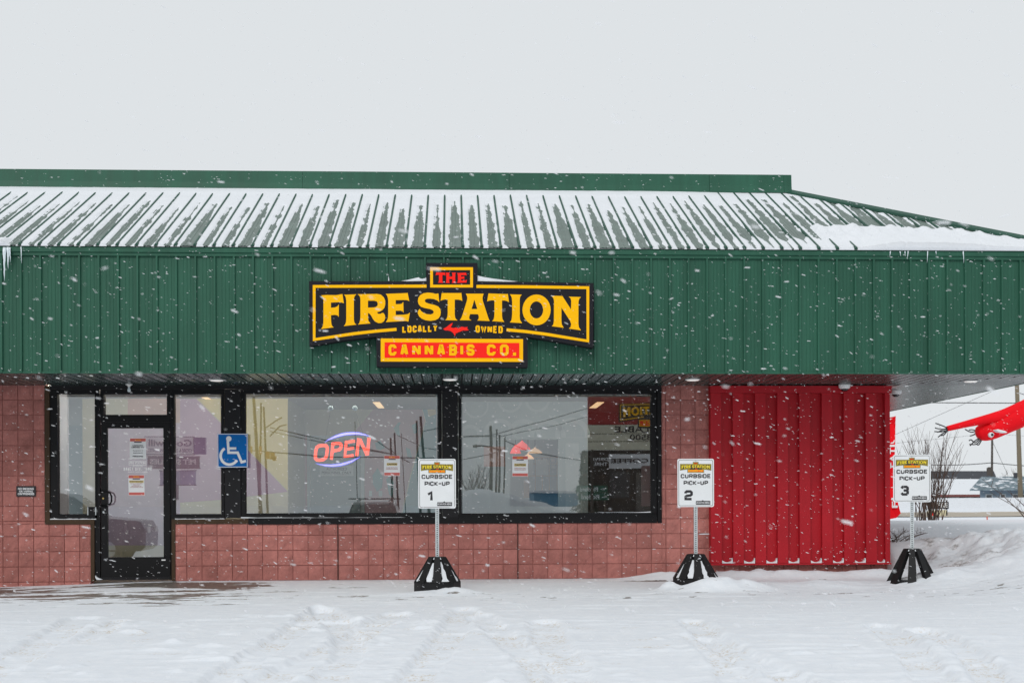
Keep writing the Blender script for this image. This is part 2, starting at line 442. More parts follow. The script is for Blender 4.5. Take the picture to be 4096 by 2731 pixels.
# --- windows: frame with its glass
def ring(mb, o, i, Y0, Y1):
    """rectangular frame: o, i = (x0, y0, x1, y1) pixels"""
    pbox(mb, o[0], o[1], o[2], i[1], Y0, Y1); pbox(mb, o[0], i[3], o[2], o[3], Y0, Y1)
    pbox(mb, o[0], i[1], i[0], i[3], Y0, Y1); pbox(mb, i[2], i[1], o[2], i[3], Y0, Y1)
    return mb
def window(o, i):
    f = ring(MB(), o, i, 0.0, 0.10).build('window', M_black, shop)
    ii = (i[0] - 1, i[1] - 1, i[2] + 1, i[3] + 1)
    ring(MB(), (i[0] - 0.5, i[1] - 0.5, i[2] + 0.5, i[3] + 0.5), (i[0] + 3, i[1] + 3, i[2] - 3, i[3] - 3), 0.03, 0.055).build('glazing_bead', M_black, f)
    a = at(i[0], i[1], GLY); b = at(i[2], i[3], GLY)
    MB().add([(a.x - .01, GLY, b.z - .01), (b.x + .01, GLY, b.z - .01), (b.x + .01, GLY, a.z + .01), (a.x - .01, GLY, a.z + .01)], [(0, 1, 2, 3)]).build('glass', M_glass, f)
    return f
window((200, 1557.5, 389, 2076), (231, 1574, 385, 2058))
window((401, 1557.5, 683, 1687.5), (415, 1574, 670, 1661))
window((684, 1557.5, 897.5, 2075), (698, 1574, 886, 2058))
window((963.5, 1557.5, 1767.5, 2070.5), (982, 1573, 1751, 2055))
window((1833.5, 1557.5, 2628, 2070.5), (1847, 1573, 2605, 2055))
pbox(MB(), 378.5, 1557.5, 400.5, 2318, 0.0, 0.10).build('jamb', M_black, shop)
pbox(MB(), 681, 1688, 685.5, 2318, 0.0, 0.10).build('jamb', M_black, shop)
# --- door
door = ring(MB(), (404, 1688, 680, 2312), (430, 1712, 653, 2228), 0.012, 0.07).build('door', M_black, shop)
a = at(430, 1712, GLY - .02); b = at(653, 2228, GLY - .02)
MB().add([(a.x - .01, GLY - .02, b.z - .01), (b.x + .01, GLY - .02, b.z - .01), (b.x + .01, GLY - .02, a.z + .01), (a.x - .01, GLY - .02, a.z + .01)], [(0, 1, 2, 3)]).build('glass', M_glass, door)
pbox(MB(), 402, 2308, 682, 2317, 0.001, 0.11).build('threshold', M_dark, door)
hp = [at(404, 1962, 0.01), at(428, 1964, -0.03), at(441, 1972, -0.05), at(446, 1984, -0.06), at(446, 2004, -0.06), at(441, 2014, -0.05), at(428, 2020, -0.03), at(404, 2021, 0.01)]
MB().tube(hp, 0.012, 8).build('handle', M_black, door, smooth=True)
pbox(MB(), 406, 1968, 428, 2016, -0.004, 0.01).build('lock_plate', M_black, door)
MB().lathe(at(412.5, 1992.5, -0.012), [(0.012, 0), (0.012, 0.01)], 12, 'y').build('lock_cylinder', M_brass, door)
MB().lathe(at(413.5, 2046.5, 0.0), [(0.012, 0), (0.012, 0.012)], 12, 'y').build('deadbolt', M_galv, door)
pbox(MB(), 646, 2236, 662, 2241, 0.008, 0.0115).build('maker_plate', M_white, door)
kx = MB(); pbox(kx, 349, 2026, 385, 2060, -0.005, 0.028); kx.build('letter_box', M_black, shop)
kx = MB(); pbox(kx, 349.5, 2027, 353, 2059, -0.008, -0.0052); pbox(kx, 381, 2027, 384.5, 2059, -0.008, -0.0052); kx.build('letter_box_edge', M_galv, shop)
dl = MB(); pm = lambda u, v: at(u, v, GLY - 0.0235)
block_text(dl, 'SAULT STE. MARIE', (494, 1869, 608, 1881), pm, t=.12, gap=.34)
dl.build('lettering', M_white, door); dl = MB()
put_text(dl, 'FIRE STATION', (519, 1846, 581, 1855), pm, 0.03)
dl.build('lettering', M_white, door)
dl = MB(); strip(dl, [(516, 1844), (584, 1844), (584, 1859), (516, 1859), (516, 1844)], 0.8, pm); strip(dl, [(532, 1860.5), (569, 1860.5), (569, 1864.5), (532, 1864.5), (532, 1860.5)], 0.8, pm)
dl.build('decal_border', M_white, door); dl = MB()
put_text(dl, 'MONDAY - SUNDAY 9AM-9PM', (512, 1885, 589, 1888), pm, 0.02)
dl.build('lettering', M_white, door)

# --- fascia: one steel panel per rib spacing
ZF = at(2000, 1027.5, -D).z                     # under the eave trim
ZE = at(2000, 990, -D - 0.05).z                 # eave
def panel_profile():
    p = [(0.0, 0.0), (0.034, 0.0)]
    for c in (0.085, 0.128, 0.171):
        p += [(c - .005, 0), (c - .002, -.0032), (c + .002, -.0032), (c + .005, 0)]
    p += [(RP - 0.004, 0.0), (RP, 0.0)]
    rib = [(-0.017, 0.0), (-0.011, -0.030), (0.011, -0.030), (0.017, 0.0)]
    return rib + p[1:]
fas = MB().box(XL, XC - 0.03, -D + 0.012, -D + 0.05, ZS + 0.01, ZF).build('fascia', M_green, shop)
pr = panel_profile(); n = len(pr)
me = bpy.data.meshes.new('panel')
me.from_pydata([(x, y, 0) for x, y in pr] + [(x, y, ZF - ZS) for x, y in pr], [], [(i, i + 1, n + i + 1, n + i) for i in range(n - 1)])
me.materials.append(M_green); me.update()
nrib0 = -13
nrib1 = int((XC - RIB0) / RP)
for i in range(nrib0, nrib1):
    o = bpy.data.objects.new('panel', me); COL.objects.link(o); o.parent = fas
    o.location = Vector((RIB0 + i * RP, -D + 0.006 + (0.0012 if i % 4 == 0 else 0), ZS)) - ORG[shop.name]
MB().box(XC - 0.03, XC, -D, 16, ZS, ZF).build('side_fascia', M_green, shop)
et = MB(); YE = -D - 0.025
et.add([(XL, YE, ZF - .012), (XC + .03, YE, ZF - .012), (XC + .03, YE, ZF + .022), (XL, YE, ZF + .022),
        (XL, YE - .02, ZF + .03), (XC + .03, YE - .02, ZF + .03), (XC + .03, YE - .02, ZE - .012), (XL, YE - .02, ZE - .012), (XL, -D + .03, ZF - .012), (XC + .03, -D + .03, ZF - .012)],
       [(0, 1, 2, 3), (3, 2, 5, 4), (4, 5, 6, 7), (8, 9, 1, 0)])
et.build('eave_trim', M_green, shop)
MB().box(XL, XC + 0.01, -D - 0.012, -D + 0.02, ZS - 0.006, ZS + 0.016).build('fascia_drip_edge', M_green, shop)

# --- soffit: narrow panels, mitred at the corner
sof = MB().box(XL, XC - .035, -D + 0.05, 0.15, ZS + 0.0175, ZS + 0.03).build('soffit', mat('soffit_seam', (.02, .022, .022), .8, var=0), shop)
SPW = 0.127
def soffit_strip(x0, x1, y0, y1a, y1b):
    z = ZS + 0.002; g = 0.009; m_ = MB(); cs = [(x0 + g, .016), (x0 + g + .003, 0)]
    for k in (1, 2, 3): 
        xx = x0 + (x1 - x0) * k / 4; cs += [(xx - .004, 0), (xx, .004), (xx + .004, 0)]
    cs += [(x1 - g - .003, 0), (x1 - g, .016)]
    vs = []; 
    for x, h in cs:
        f_ = (x - x0) / (x1 - x0); vs += [(x, y0, z + h), (x, y1a + (y1b - y1a) * f_, z + h)]
    fs = [(2 * i, 2 * i + 1, 2 * i + 3, 2 * i + 2) for i in range(len(cs) - 1)]
    return m_.add(vs, fs)
smesh = None
x = -1.6
while x < XC - 0.05:
    ya = 0.14 if x < XW else max(-D + .05, -(x - XW)); yb = 0.14 if x + SPW < XW else max(-D + .05, -(x + SPW - XW))
    if x + SPW < XW and smesh is not None:
        o = bpy.data.objects.new('soffit_panel', smesh); COL.objects.link(o); o.parent = sof; o.location.x = x + 1.6
    else:
        o = soffit_strip(x, min(x + SPW, XC - .035), -D + 0.021, ya, yb).build('soffit_panel', M_soffit, sof)
        if smesh is None: smesh = o.data
    x += SPW
# the return along the side: panels run the other way and are too fine to tell apart
m_ = MB(); y = -D + .06
while y < 15:
    xa_ = max(XW + .003, min(XC - .04, XW - y + .003)) if y < 0 else XW + .003
    m_.add([(xa_, y + .004, ZS + .004), (XC - .035, y + .004, ZS + .004), (XC - .035, y + .1, ZS + .004), (xa_, y + .1, ZS + .004), (XC - .035, y + .127, ZS + .014), (xa_, y + .127, ZS + .014)], [(0, 1, 2, 3), (3, 2, 4, 5)])
    y += 0.127
o = m_.build('side_soffit', M_soffit, shop); o['kind'] = 'stuff'

# --- roof
YR0 = -D - 0.06
def hip_s(px, py):                              # run s up the 45 degree hip that lands on this pixel column
    lo, hi = 0, 6
    for _ in range(60):
        s_ = (lo + hi) / 2; P = Vector((XC - s_, YR0 + s_, 0)); dx = P.x - CAM.x; dy = P.y - CAM.y
        u = 2048 + FPX * (dx * _cy - dy * _sy) / (dx * _sy + dy * _cy)
        if u > px: lo = s_
        else: hi = s_
    return lo
SR = hip_s(3172, 772)
ZR = at(3172, 777, YR0 + SR).z
SLOPE = (ZR - ZE) / SR
NRM = Vector((0, -SLOPE, 1)).normalized()
def roof_pt(x, s_, h=0.0):
    return Vector((x, YR0 + s_, ZE + s_ * SLOPE)) + NRM * h
roof = MB().add([roof_pt(XL, 0, -.02), roof_pt(XC, 0, -.02), roof_pt(XC - SR, SR, -.02), roof_pt(XL, SR, -.02)], [(0, 1, 2, 3)]).build('roof', M_roof, shop)
rprof = [(-0.020, 0.0), (-0.009, 0.026), (0.009, 0.026), (0.020, 0.0), (0.088, 0), (0.094, .006), (0.102, .006), (0.108, 0), (0.130, 0), (0.136, .006), (0.144, .006), (0.150, 0), (RP - .0202, 0)]
rme = None
for i in range(nrib0, nrib1 + 1):
    x0 = RIB0 + i * RP
    full = x0 + RP < XC - SR
    if full and rme is not None:
        o = bpy.data.objects.new('roof_panel', rme); COL.objects.link(o); o.parent = roof; o.location.x = (i - nrib0) * RP
        continue
    vs = []
    for a, h in rprof:
        xx = x0 + a; s_ = min(SR, max(0.0, XC - xx))
        vs += [roof_pt(xx, 0, h), roof_pt(xx, s_, h)]
    fs = [(2 * k, 2 * k + 2, 2 * k + 3, 2 * k + 1) for k in range(len(rprof) - 1)] + [tuple(2 * k for k in range(len(rprof)))[::-1]]
    mb_ = MB().add(vs, fs); mb_.m = [0, 0, 0] + [1] * (len(rprof) - 4) + [0]
    o = mb_.build('roof_panel', [M_roof, M_frost], roof)
    if full: rme = o.data
rs_ = MB().add([(XC, YR0, ZE), (XC, 16, ZE), (XC - SR, 16, ZR), (XC - SR, YR0 + SR, ZR)], [(0, 1, 2, 3)]).build('side_roof', M_roof, shop)
hv = [Vector((XC + .02 - s_, YR0 - .02 + s_, ZE + s_ * SLOPE)) for s_ in (0, SR + .05)]
hc = MB()
for dx, dz in (((-.16, -.055), (0.0, 0.05)), ((0, .05), (.10, -.02))):
    pass
A, B_ = hv
hc.add([A + Vector((-.10, 0, .035)), B_ + Vector((-.10, 0, .035)), B_ + Vector((0, 0, .055)), A + Vector((0, 0, .055)), B_ + Vector((.10, .10, 0)), A + Vector((.10, .10, 0)), A + Vector((-.10, 0, .0)), B_ + Vector((-.10, 0, .0))], [(0, 3, 2, 1), (3, 5, 4, 2), (6, 0, 1, 7)])
hc.build('hip_cap', M_roof, shop)
# ridge band in separate lengths
YB = YR0 + SR
rb = MB().box(XL, XC - SR - .08, YB + .03, YB + 0.5, ZR - .2, at(2000, 690, YB).z - 0.01).build('ridge_band', M_green, shop)
jx = [XL, at(1210, 720, YB).x, at(2037, 720, YB).x, at(2837, 720, YB).x, at(3135, 720, YB).x, at(3166, 720, YB).x]
for k in range(5):
    zt0 = at(2048 + (jx[k] - 6) * 230, 690, YB).z; zt = at(1600, 688, YB).z
    pz = ZR + 0.012
    m_ = MB(); xA, xB = jx[k] + .002, jx[k + 1] - .002
    yo = -0.0015 * (k % 2)
    m_.add([(xA, YB - .035 + yo, pz), (xB, YB - .035 + yo, pz), (xB, YB - .012 + yo, pz + .10), (xA, YB - .012 + yo, pz + .10), (xB, YB + yo, zt), (xA, YB + yo, zt), (xB, YB + .25, zt + .01), (xA, YB + .25, zt + .01), (xB, YB + .03, pz), (xA, YB + .03, pz)],
           [(0, 1, 2, 3), (3, 2, 4, 5), (5, 4, 6, 7), (9, 8, 1, 0), (1, 8, 6, 4, 2)])
    m_.build('ridge_panel', M_green, rb)

# --- snow lying on the roof: where its surface dips under the steel the roof shows
nx = int((XC - XL) / RP * 18); ns = 150
xs = np.linspace(XL, XC - .02, nx); tt = np.linspace(0, 1, ns)
X, T = np.meshgrid(xs, tt, indexing='ij')
bay = np.floor((X - RIB0) / RP); u = (X - RIB0) / RP - bay
rb_ = vn(bay * 3.7 + 0.5, bay * 0 + 9.2, 1); rb2 = vn(bay * 5.3 + 0.3, bay * 0 + 3.1, 2); rb3 = vn(bay * 7.9 + .6, bay * 0 + 44.4, 3)
right = ss(8.5, 11.2, X); left = 1 - ss(0.0, 3.4, X)
ttop = 0.62 + 0.22 * rb_ + 0.16 * right
wmax = 0.15 + 0.22 * rb2 + 0.08 * right - 0.11 * left
grow = ss(0, 1, np.clip((ttop - T) / 0.55, 0, 1))
wd = wmax * (0.25 + 0.75 * grow) * (T < ttop) - 0.4 * (T >= ttop)
wd = wd * (1 - 0.9 * left * ss(.55, .8, T))
n1 = fbm(X * 34, T * 46, 2, 3) - .5; n2 = fbm(X * 7 + 3, T * 16, 4, 3) - .5
foot = right * (1 - ss(0.10, 0.20, T + 0.1 * n2)) * 0.5          # snow line along the eave on the right
cen = 0.60 + 0.05 * (rb3 - .5) - 0.05 * right
mask = np.abs(u - cen) - wd + foot + 0.22 * n2 + 0.13 * n1
mask = np.where(T > ttop + 0.02, 0.3 + mask * 0.1, mask)
h = np.clip(mask * 0.09, -0.012, 0.017) + 0.004 * n2
nearrib = np.minimum(u, 1 - u)
h = np.where((nearrib < 0.12) & (T < 0.9 - .05 * rb3), np.minimum(h, 0.013 + 0.006 * (nearrib / 0.12)), h)
h = h + ss(0.86, 0.93, T + 0.03 * (rb3 - .5)) * 0.016 * (1 - ss(9.0, 10.5, X))
# the deep drift in the corner and the ice shelf at the far left
sl = T * SR
drift = ss(10.45, 11.5, X + 0.3 * n2) * ss(0.0, 0.16, (0.62 + 0.10 * n2) * SR * (1 - 0.10 * (X - 10.2)) * 0.62 + .1 - sl) * ss(9.9, 11.6, X + sl * 1.15)
drift = drift * (1 - (1 - ss(10.9, 11.7, X)) * (1 - ss(.18, .5, sl)))
h = h + drift * (0.050 + 0.04 * fbm(X * 2.5, sl * 2.5, 5, 3)) * (1 - .75 * ss(11.8, 13.3, X))
shelf = (1 - ss(0.55, 0.75, X)) * (1 - ss(0.10, 0.30, sl + .1 * n2))
h = h + shelf * 0.05
h = np.where((nearrib < 0.11) & (T < 0.025) & (drift < .3) & (shelf < .3), -0.01, h)
smax = np.maximum(0.0, np.minimum(SR, XC - X - 0.10))
S_ = np.minimum(T * SR, smax)
h = np.where(T * SR > smax, -0.03, h)
sx = X; lip = (T < 0.004) * np.clip(h, 0, .1) * 0.5
V = np.stack([sx, YR0 + S_ + NRM.y * h - lip, ZE + S_ * SLOPE + NRM.z * h], -1).reshape(-1, 3)
# close the eave edge downwards
Vb = np.stack([xs, np.full(nx, YR0 - .004), np.full(nx, ZE - .012)], 1)
F = grid_faces(nx, ns)
i0 = np.arange(nx - 1)
Fb = np.stack([i0 * ns, len(V) + i0, len(V) + i0 + 1, (i0 + 1) * ns], 1)
keep = (h[:, 0] > 0.0)[:-1] | (h[:, 0] > 0.0)[1:]
o = np_mesh('roof_snow', np.concatenate([V, Vb]), np.concatenate([F, Fb[keep]]), M_snow)
tag(o, 'patchy wind-blown snow lying between the ribs of the green roof', 'snow', kind='stuff')

# --- red corrugated siding
YS = -0.13
sx0 = at(2842, 1800, YS).x; sx1 = at(3562, 1800, YS).x; sz0 = at(3200, 2250, YS).z; sz1 = at(3200, 1572, YS).z
sid = MB().box(sx0, sx1, YS + 0.073, -0.004, sz0, sz1).build('red_siding', M_red, shop)
edges = [2843, 2888, 2932, 2976, 3021, 3065, 3110, 3154, 3198, 3243, 3288, 3332, 3376, 3420, 3464, 3509, 3541, 3562]
for k in range(0, len(edges) - 1, 2):
    xa_ = at(edges[k], 1900, YS).x; xb_ = at(edges[k + 1], 1900, YS).x
    m_ = MB(); bev = .004
    m_.add([(xa_, YS + .072, sz0), (xa_, YS + bev, sz0), (xa_ + bev, YS, sz0), (xb_ - .006, YS, sz0), (xb_ + .010, YS + .072, sz0)] + [(xa_, YS + .072, sz1), (xa_, YS + bev, sz1), (xa_ + bev, YS, sz1), (xb_ - .006, YS, sz1), (xb_ + .010, YS + .072, sz1)],
           [(0, 1, 6, 5), (1, 2, 7, 6), (2, 3, 8, 7), (3, 4, 9, 8), (0, 4, 3, 2, 1)])
    m_.build('board', M_red, sid)
MB().box(sx0 - .003, at(3567, 1560, YS - .02).x, YS - 0.02, -0.003, sz1 + .002, at(3200, 1542.5, YS - .02).z).build('siding_cap', M_red, sid)
MB().box(sx0, sx1 + .004, YS - 0.006, -0.003, sz0 - .026, sz0 - .003).build('siding_base', M_red, sid)

# ------------------------------------------------------------------ inside the shop
M_beige = mat('wall_olive_beige', (0.44, 0.42, 0.32), 0.8, var=0.05)
M_olive = mat('mural_yellow', (0.55, 0.48, 0.22), 0.8, var=0.05)
M_purple = mat('mural_purple', (0.37, 0.24, 0.36), 0.8, var=0.05)
M_mauve = mat('mural_mauve', (0.42, 0.26, 0.29), 0.8, var=0.05)
M_teal = mat('mural_teal', (0.14, 0.30, 0.33), 0.8, var=0.05)
M_pinkw = mat('wall_pink_beige', (0.46, 0.30, 0.27), 0.8, var=0.05)
M_grey = mat('wall_blue_grey', (0.30, 0.36, 0.38), 0.8, var=0.05)
M_greyd = mat('circle_grey', (0.36, 0.42, 0.44), 0.8, var=0.05)
M_frame = mat('door_frame_pale', (0.38, 0.47, 0.49), 0.6, var=0.05)
M_idoor = mat('door_blue_grey', (0.20, 0.28, 0.30), 0.6, var=0.06)
M_floor = mat('shop_floor', (0.16, 0.14, 0.12), 0.5, var=0.2)
M_ceil = mat('shop_ceiling', (0.5, 0.5, 0.48), 0.9, var=0.04)
M_ply = mat('shelf_wood', (0.42, 0.27, 0.15), 0.6, var=0.15)
M_lamp = mat('warm_panel_light', (1.0, 0.66, 0.36), 0.5, var=0, emit=1.15)
M_glowr = mat('red_neon_shade', (1.0, 0.06, 0.05), 0.5, var=0, emit=0.75)
M_gloww = mat('warm_lamp_shade', (1.0, 0.62, 0.36), 0.5, var=0, emit=0.55)
ZC = 2.61
MB().box(XL, XW - .17, 0.17, 9.0, -0.12, -0.02).build('shop_floor', M_floor, shop)
MB().box(XL, XW - .17, 0.17, 9.0, ZC, ZC + .01).build('ceiling', M_ceil, shop)
MB().box(XL, XW - .17, 9.0, 9.1, -.1, ZC).build('back_wall', M_grey, shop)
YP, YBK, YW2 = 2.0, 4.3, 2.6                    # mural partition, rear wall, order-room wall
xp0 = at(330, 1800, YP).x; xp1 = at(1152, 1800, YP).x
def sheet(pts, Y, name, m_, parent=shop):
    return MB().prism(pts, lambda a, b: at(a, b, Y), (0, 0.003, 0)).build(name, m_, parent)
MB().box(XL, xp0, 1.2, 1.3, -0.02, ZC).build('partition_wall', mat('wall_pale_lilac', (.62, .62, .68), .8, var=.05), shop)
pw = MB().box(xp0, xp1, YP + .004, YP + 0.1, -0.02, ZC).build('partition_wall', M_beige, shop)
sheet([(511, 1560), (720, 1560), (720, 1690), (511, 1690)], YP, 'mural_shape', M_pinkw, pw)
sheet([(400, 1691), (720, 1691), (720, 2010), (720, 2180), (400, 2180)], YP, 'mural_shape', mat('mural_lilac', (.40, .32, .43), .8, var=.08), pw)
sheet([(720.5, 1560), (752, 1560), (764, 1575), (883, 1692), (1004, 1813), (1151, 1966), (987, 1985), (883, 1998), (720.5, 2009)], YP, 'mural_shape', M_purple, pw)
sheet([(760, 1560), (1151, 1560), (1151, 1962), (1006, 1811), (885, 1688), (765, 1570)], YP, 'mural_shape', M_olive, pw)
bw = MB().box(xp1, at(1850, 1800, YBK).x, YBK + .004, YBK + 0.1, -0.02, ZC).build('rear_wall', M_beige, shop)
MB().box(xp1 - .06, xp1 - .003, YP + .11, YBK, -0.02, ZC).build('partition_wall', M_beige, shop)
sheet([(1152, 1560), (1192, 1560), (1192, 2120), (1152, 2120)], YBK, 'mural_shape', M_grey, bw)
sheet([(1193, 1740), (1228, 1740), (1228, 2120), (1193, 2120)], YBK, 'mural_shape', M_mauve, bw)
sheet([(1408, 1738), (1495, 1635), (1530, 1560), (1665, 1560), (1700, 1680), (1640, 1900), (1590, 2120), (1459, 2120), (1459, 1738)], YBK, 'mural_shape', M_mauve, bw)
sheet([(1668, 1560), (1800, 1560), (1800, 2120), (1595, 2120), (1645, 1900), (1704, 1682)], YBK, 'mural_shape', M_teal, bw)
sheet([(1702, 1596), (1752, 1590), (1752, 1655), (1715, 1665)], YBK - .006, 'mural_shape', M_olive, bw)
for i_, pts in enumerate(([(1490, 1900), (1510, 1872), (1532, 1905), (1528, 1950), (1508, 1965), (1492, 1935)], [(1574, 1712), (1592, 1690), (1604, 1688), (1596, 1705), (1600, 1745), (1585, 1735)],
                          [(1545, 1915), (1562, 1900), (1575, 1930), (1570, 1990), (1556, 1975)], [(1500, 1770), (1522, 1762), (1540, 1790), (1522, 1800), (1505, 1795)],
                          [(1648, 1700), (1666, 1690), (1668, 1730), (1656, 1735)], [(1624, 1790), (1640, 1795), (1648, 1830), (1630, 1826)])):
    sheet(pts, YBK - .006, 'mural_leaf', M_teal, bw)
for (p0, p1) in ((1476, 1488), (1515, 1529)):
    sheet([(p0, 1962), (p1, 1962), (p1, 1984), (p0, 1984)], YBK - .008, 'wall_plate', M_frame, bw)
idr = sheet([(1243, 1756), (1443, 1756), (1443, 2125), (1243, 2125)], YBK - .012, 'staff_door', M_idoor)
m_ = MB()
for r_ in ((1229, 1741, 1242.5, 2125), (1443.5, 1741, 1458, 2125), (1242.5, 1741, 1443.5, 1755.5)): pbox(m_, r_[0], r_[1], r_[2], r_[3], YBK - .03, YBK + .003)
m_.build('door_frame', M_frame, idr)
sheet([(1279, 1860), (1414, 1860), (1414, 1903), (1279, 1903)], YBK - .018, 'door_sign', M_frame, idr)
m_ = MB(); pm = lambda a, b: at(a, b, YBK - .021)
put_text(m_, 'AUTHORIZED', (1305, 1869, 1388, 1880), pm, 0.02); m_.build('lettering', M_ink, idr); m_ = MB(); put_text(m_, 'PERSONNEL ONLY', (1287, 1884, 1406, 1895), pm, 0.02)
m_.build('lettering', M_ink, idr)
# order-room wall with its lit doorway
xo0 = at(1842, 1800, YW2).x; xo1 = at(2350, 1800, YW2).x
to = lambda a, b: at(a, b, YW2)
dw = [(2040, 2025), (2040, 1757), (2232, 1757), (2232, 2025)]
ow = MB().prism([(1800, 2120), (1800, 1545), (2352, 1545), (2352, 2120)], to, (0, .1, 0), holes=[dw]).build('order_wall', M_grey, shop)
MB().box(at(1842, 1800, YW2).x - .35, at(1842, 1800, YW2).x - .27, 0.2, YBK, -.02, ZC).build('partition_wall', M_grey, shop)
for (cx_, cy_, r_, hole) in ((1905, 1622, 50, 43), (1998, 1740, 66, 50), (2095, 1745, 70, 52), (2190, 1750, 74, 55), (1880, 1745, 48, 34), (2290, 1740, 70, 50), (2040, 1600, 50, 40), (2150, 1598, 50, 40)):
    c_ = [(cx_ + r_ * math.cos(q * math.pi / 14), cy_ + r_ * math.sin(q * math.pi / 14)) for q in range(28)]
    h_ = [(cx_ + hole * math.cos(q * math.pi / 14), cy_ + hole * math.sin(q * math.pi / 14)) for q in range(28)]
    if 1757 < cy_ + r_ and cx_ + r_ > 2040:
        c_ = [(a, min(b, 1750)) for a, b in c_]; h_ = [(a, min(b, 1748)) for a, b in h_]
    MB().prism(c_, lambda a, b: at(a, b, YW2 - .004), (0, .003, 0), holes=[h_]).build('wall_ring', M_greyd, ow)
pbox(MB(), 1935, 1785, 2021, 1865, YW2 - .006, YW2 - .001).build('wall_panel', M_pinkw, ow)
pbox(MB(), 2262, 1772, 2316, 2050, YW2 - .006, YW2 - .001).build('wall_panel', M_greyd, ow)
MB().box(at(2352, 1800, YW2).x + .002, XW - .2, 5.0, 5.1, -.02, ZC).build('rear_wall', mat('room_dark', (0.10, 0.085, 0.075), 0.8), shop)
# the room behind the doorway
YQ = 6.5
sheet([(1990, 1700), (2290, 1700), (2290, 2120), (1990, 2120)], YQ, 'rear_room_wall', M_grey)
def lit(px, py, Y, r_, h_, m_, label):
    p = at(px, py, Y); rt = empty('hanging_lamp', p, label, 'lamp', 'hanging lamps in the rear room')
    MB().lathe(p, [(r_, -h_), (r_ * .92, -h_ * .8), (r_ * .55, -h_ * .3), (r_ * .15, 0), (.01, .02)], 20).build('shade', m_, rt, smooth=True)
    MB().tube([p, Vector((p.x, p.y, ZC))], .006, 5).build('cable', M_wire, rt)
lit(2088, 1766, 5.4, .15, .14, M_glowr, 'red glowing hanging shade seen through the lit inner doorway')
lit(2062, 1782, 5.8, .10, .14, M_glowr, 'smaller red glowing shade at the left of the inner doorway')
lit(2140, 1792, 5.0, .13, .085, M_gloww, 'upper warm white hanging shade in the inner doorway')
lit(2112, 1816, 5.1, .11, .085, M_gloww, 'lower warm white hanging shade beside the caution notice')
sh = empty('display_shelf', at(2150, 2020, 6.2), 'wooden display shelf with pale papers in the lit rear room', 'shelf')
m_ = MB()
for yy in (1826, 1852, 1900): pbox(m_, 2112, yy, 2231, yy + 3, 6.1, 6.3)
for xx in (2112, 2140, 2168, 2196, 2228): pbox(m_, xx, 1826, xx + 3, 1960, 6.12, 6.29)
m_.build('rack', M_ply, sh)
for (q0, r0, q1, r1) in ((2144, 1838, 2193, 1900), (2116, 1836, 2134, 1900)): pbox(MB(), q0, r0, q1, r1, 6.05, 6.06).build('paper', M_frame, sh)
for xx, yy in ((2150, 1830), (2172, 1830), (2204, 1832), (2206, 1856)): pbox(MB(), xx, yy, xx + 16, yy + 16, 6.16, 6.28).build('jar', M_white, sh)
tag(pbox(MB(), 2096, 1920, 2118, 1990, 5.7, 5.9).build('display_stand', M_ply), 'brown wooden display stand in the lit rear room', 'stand')

def ceiling_light(pts_px, label):
    P = [at(a, b, 3.0) for a, b in pts_px]
    Q = []
    for a, b in pts_px:                       # the panels lie in the ceiling plane
        d = ray(a, b); Q.append(CAM + d * ((ZC - .006 - CAM.z) / d.z))
    c = sum(Q, Vector()) / 4
    r_ = empty('ceiling_light', c, label, 'ceiling light', 'ceiling lights in the shop')
    m_ = MB().add(Q + [q + Vector((0, 0, .004)) for q in Q], [(3, 2, 1, 0), (0, 1, 5, 4), (1, 2, 6, 5), (2, 3, 7, 6), (3, 0, 4, 7)])
    m_.build('diffuser', M_lamp, r_)
ceiling_light([(1491, 1609), (1519, 1609), (1537, 1632), (1513, 1632)], 'warm panel light in the ceiling above the OPEN sign')
ceiling_light([(806, 1590), (830, 1590), (890, 1616), (872, 1616)], 'warm panel light in the ceiling behind the narrow window')
ceiling_light([(2388, 1609), (2416, 1609), (2385, 1632), (2357, 1632)], 'warm panel light in the ceiling of the right-hand window')
for k, (lx, ly) in enumerate(((3.0, .36), (4.9, .36), (7.2, .36), (9.3, .36), (1.2, .36), (6.6, 5.6))):  # unseen lamps added above the windows and in the rear room as interior fill
    pl = empty('ceiling_light', (lx, ly, ZC - .01), ['added unseen light strip just inside the purple mural', 'added unseen light strip just inside the OPEN sign window', 'added unseen light strip just inside the caution notice window', 'added unseen light strip at the dark right end of the shop', 'added unseen light strip over the entrance', 'added unseen fill light in the rear room'][k], 'ceiling light', 'ceiling lights in the shop')
    (MB().box(lx - .6, lx + .6, ly - .1, ly + .1, ZC - .012, ZC - .002) if k == 5 else MB().box(lx - .7, lx + .7, .175, .205, 2.548, ZC - .004)).build('diffuser', mat('added_fill_panel', (1.0, 0.90, 0.78), .5, var=0, emit=5.0) if k == 5 else mat('added_fill_strip', (1.0, 0.90, 0.78), .5, var=0, emit=42.0), pl)

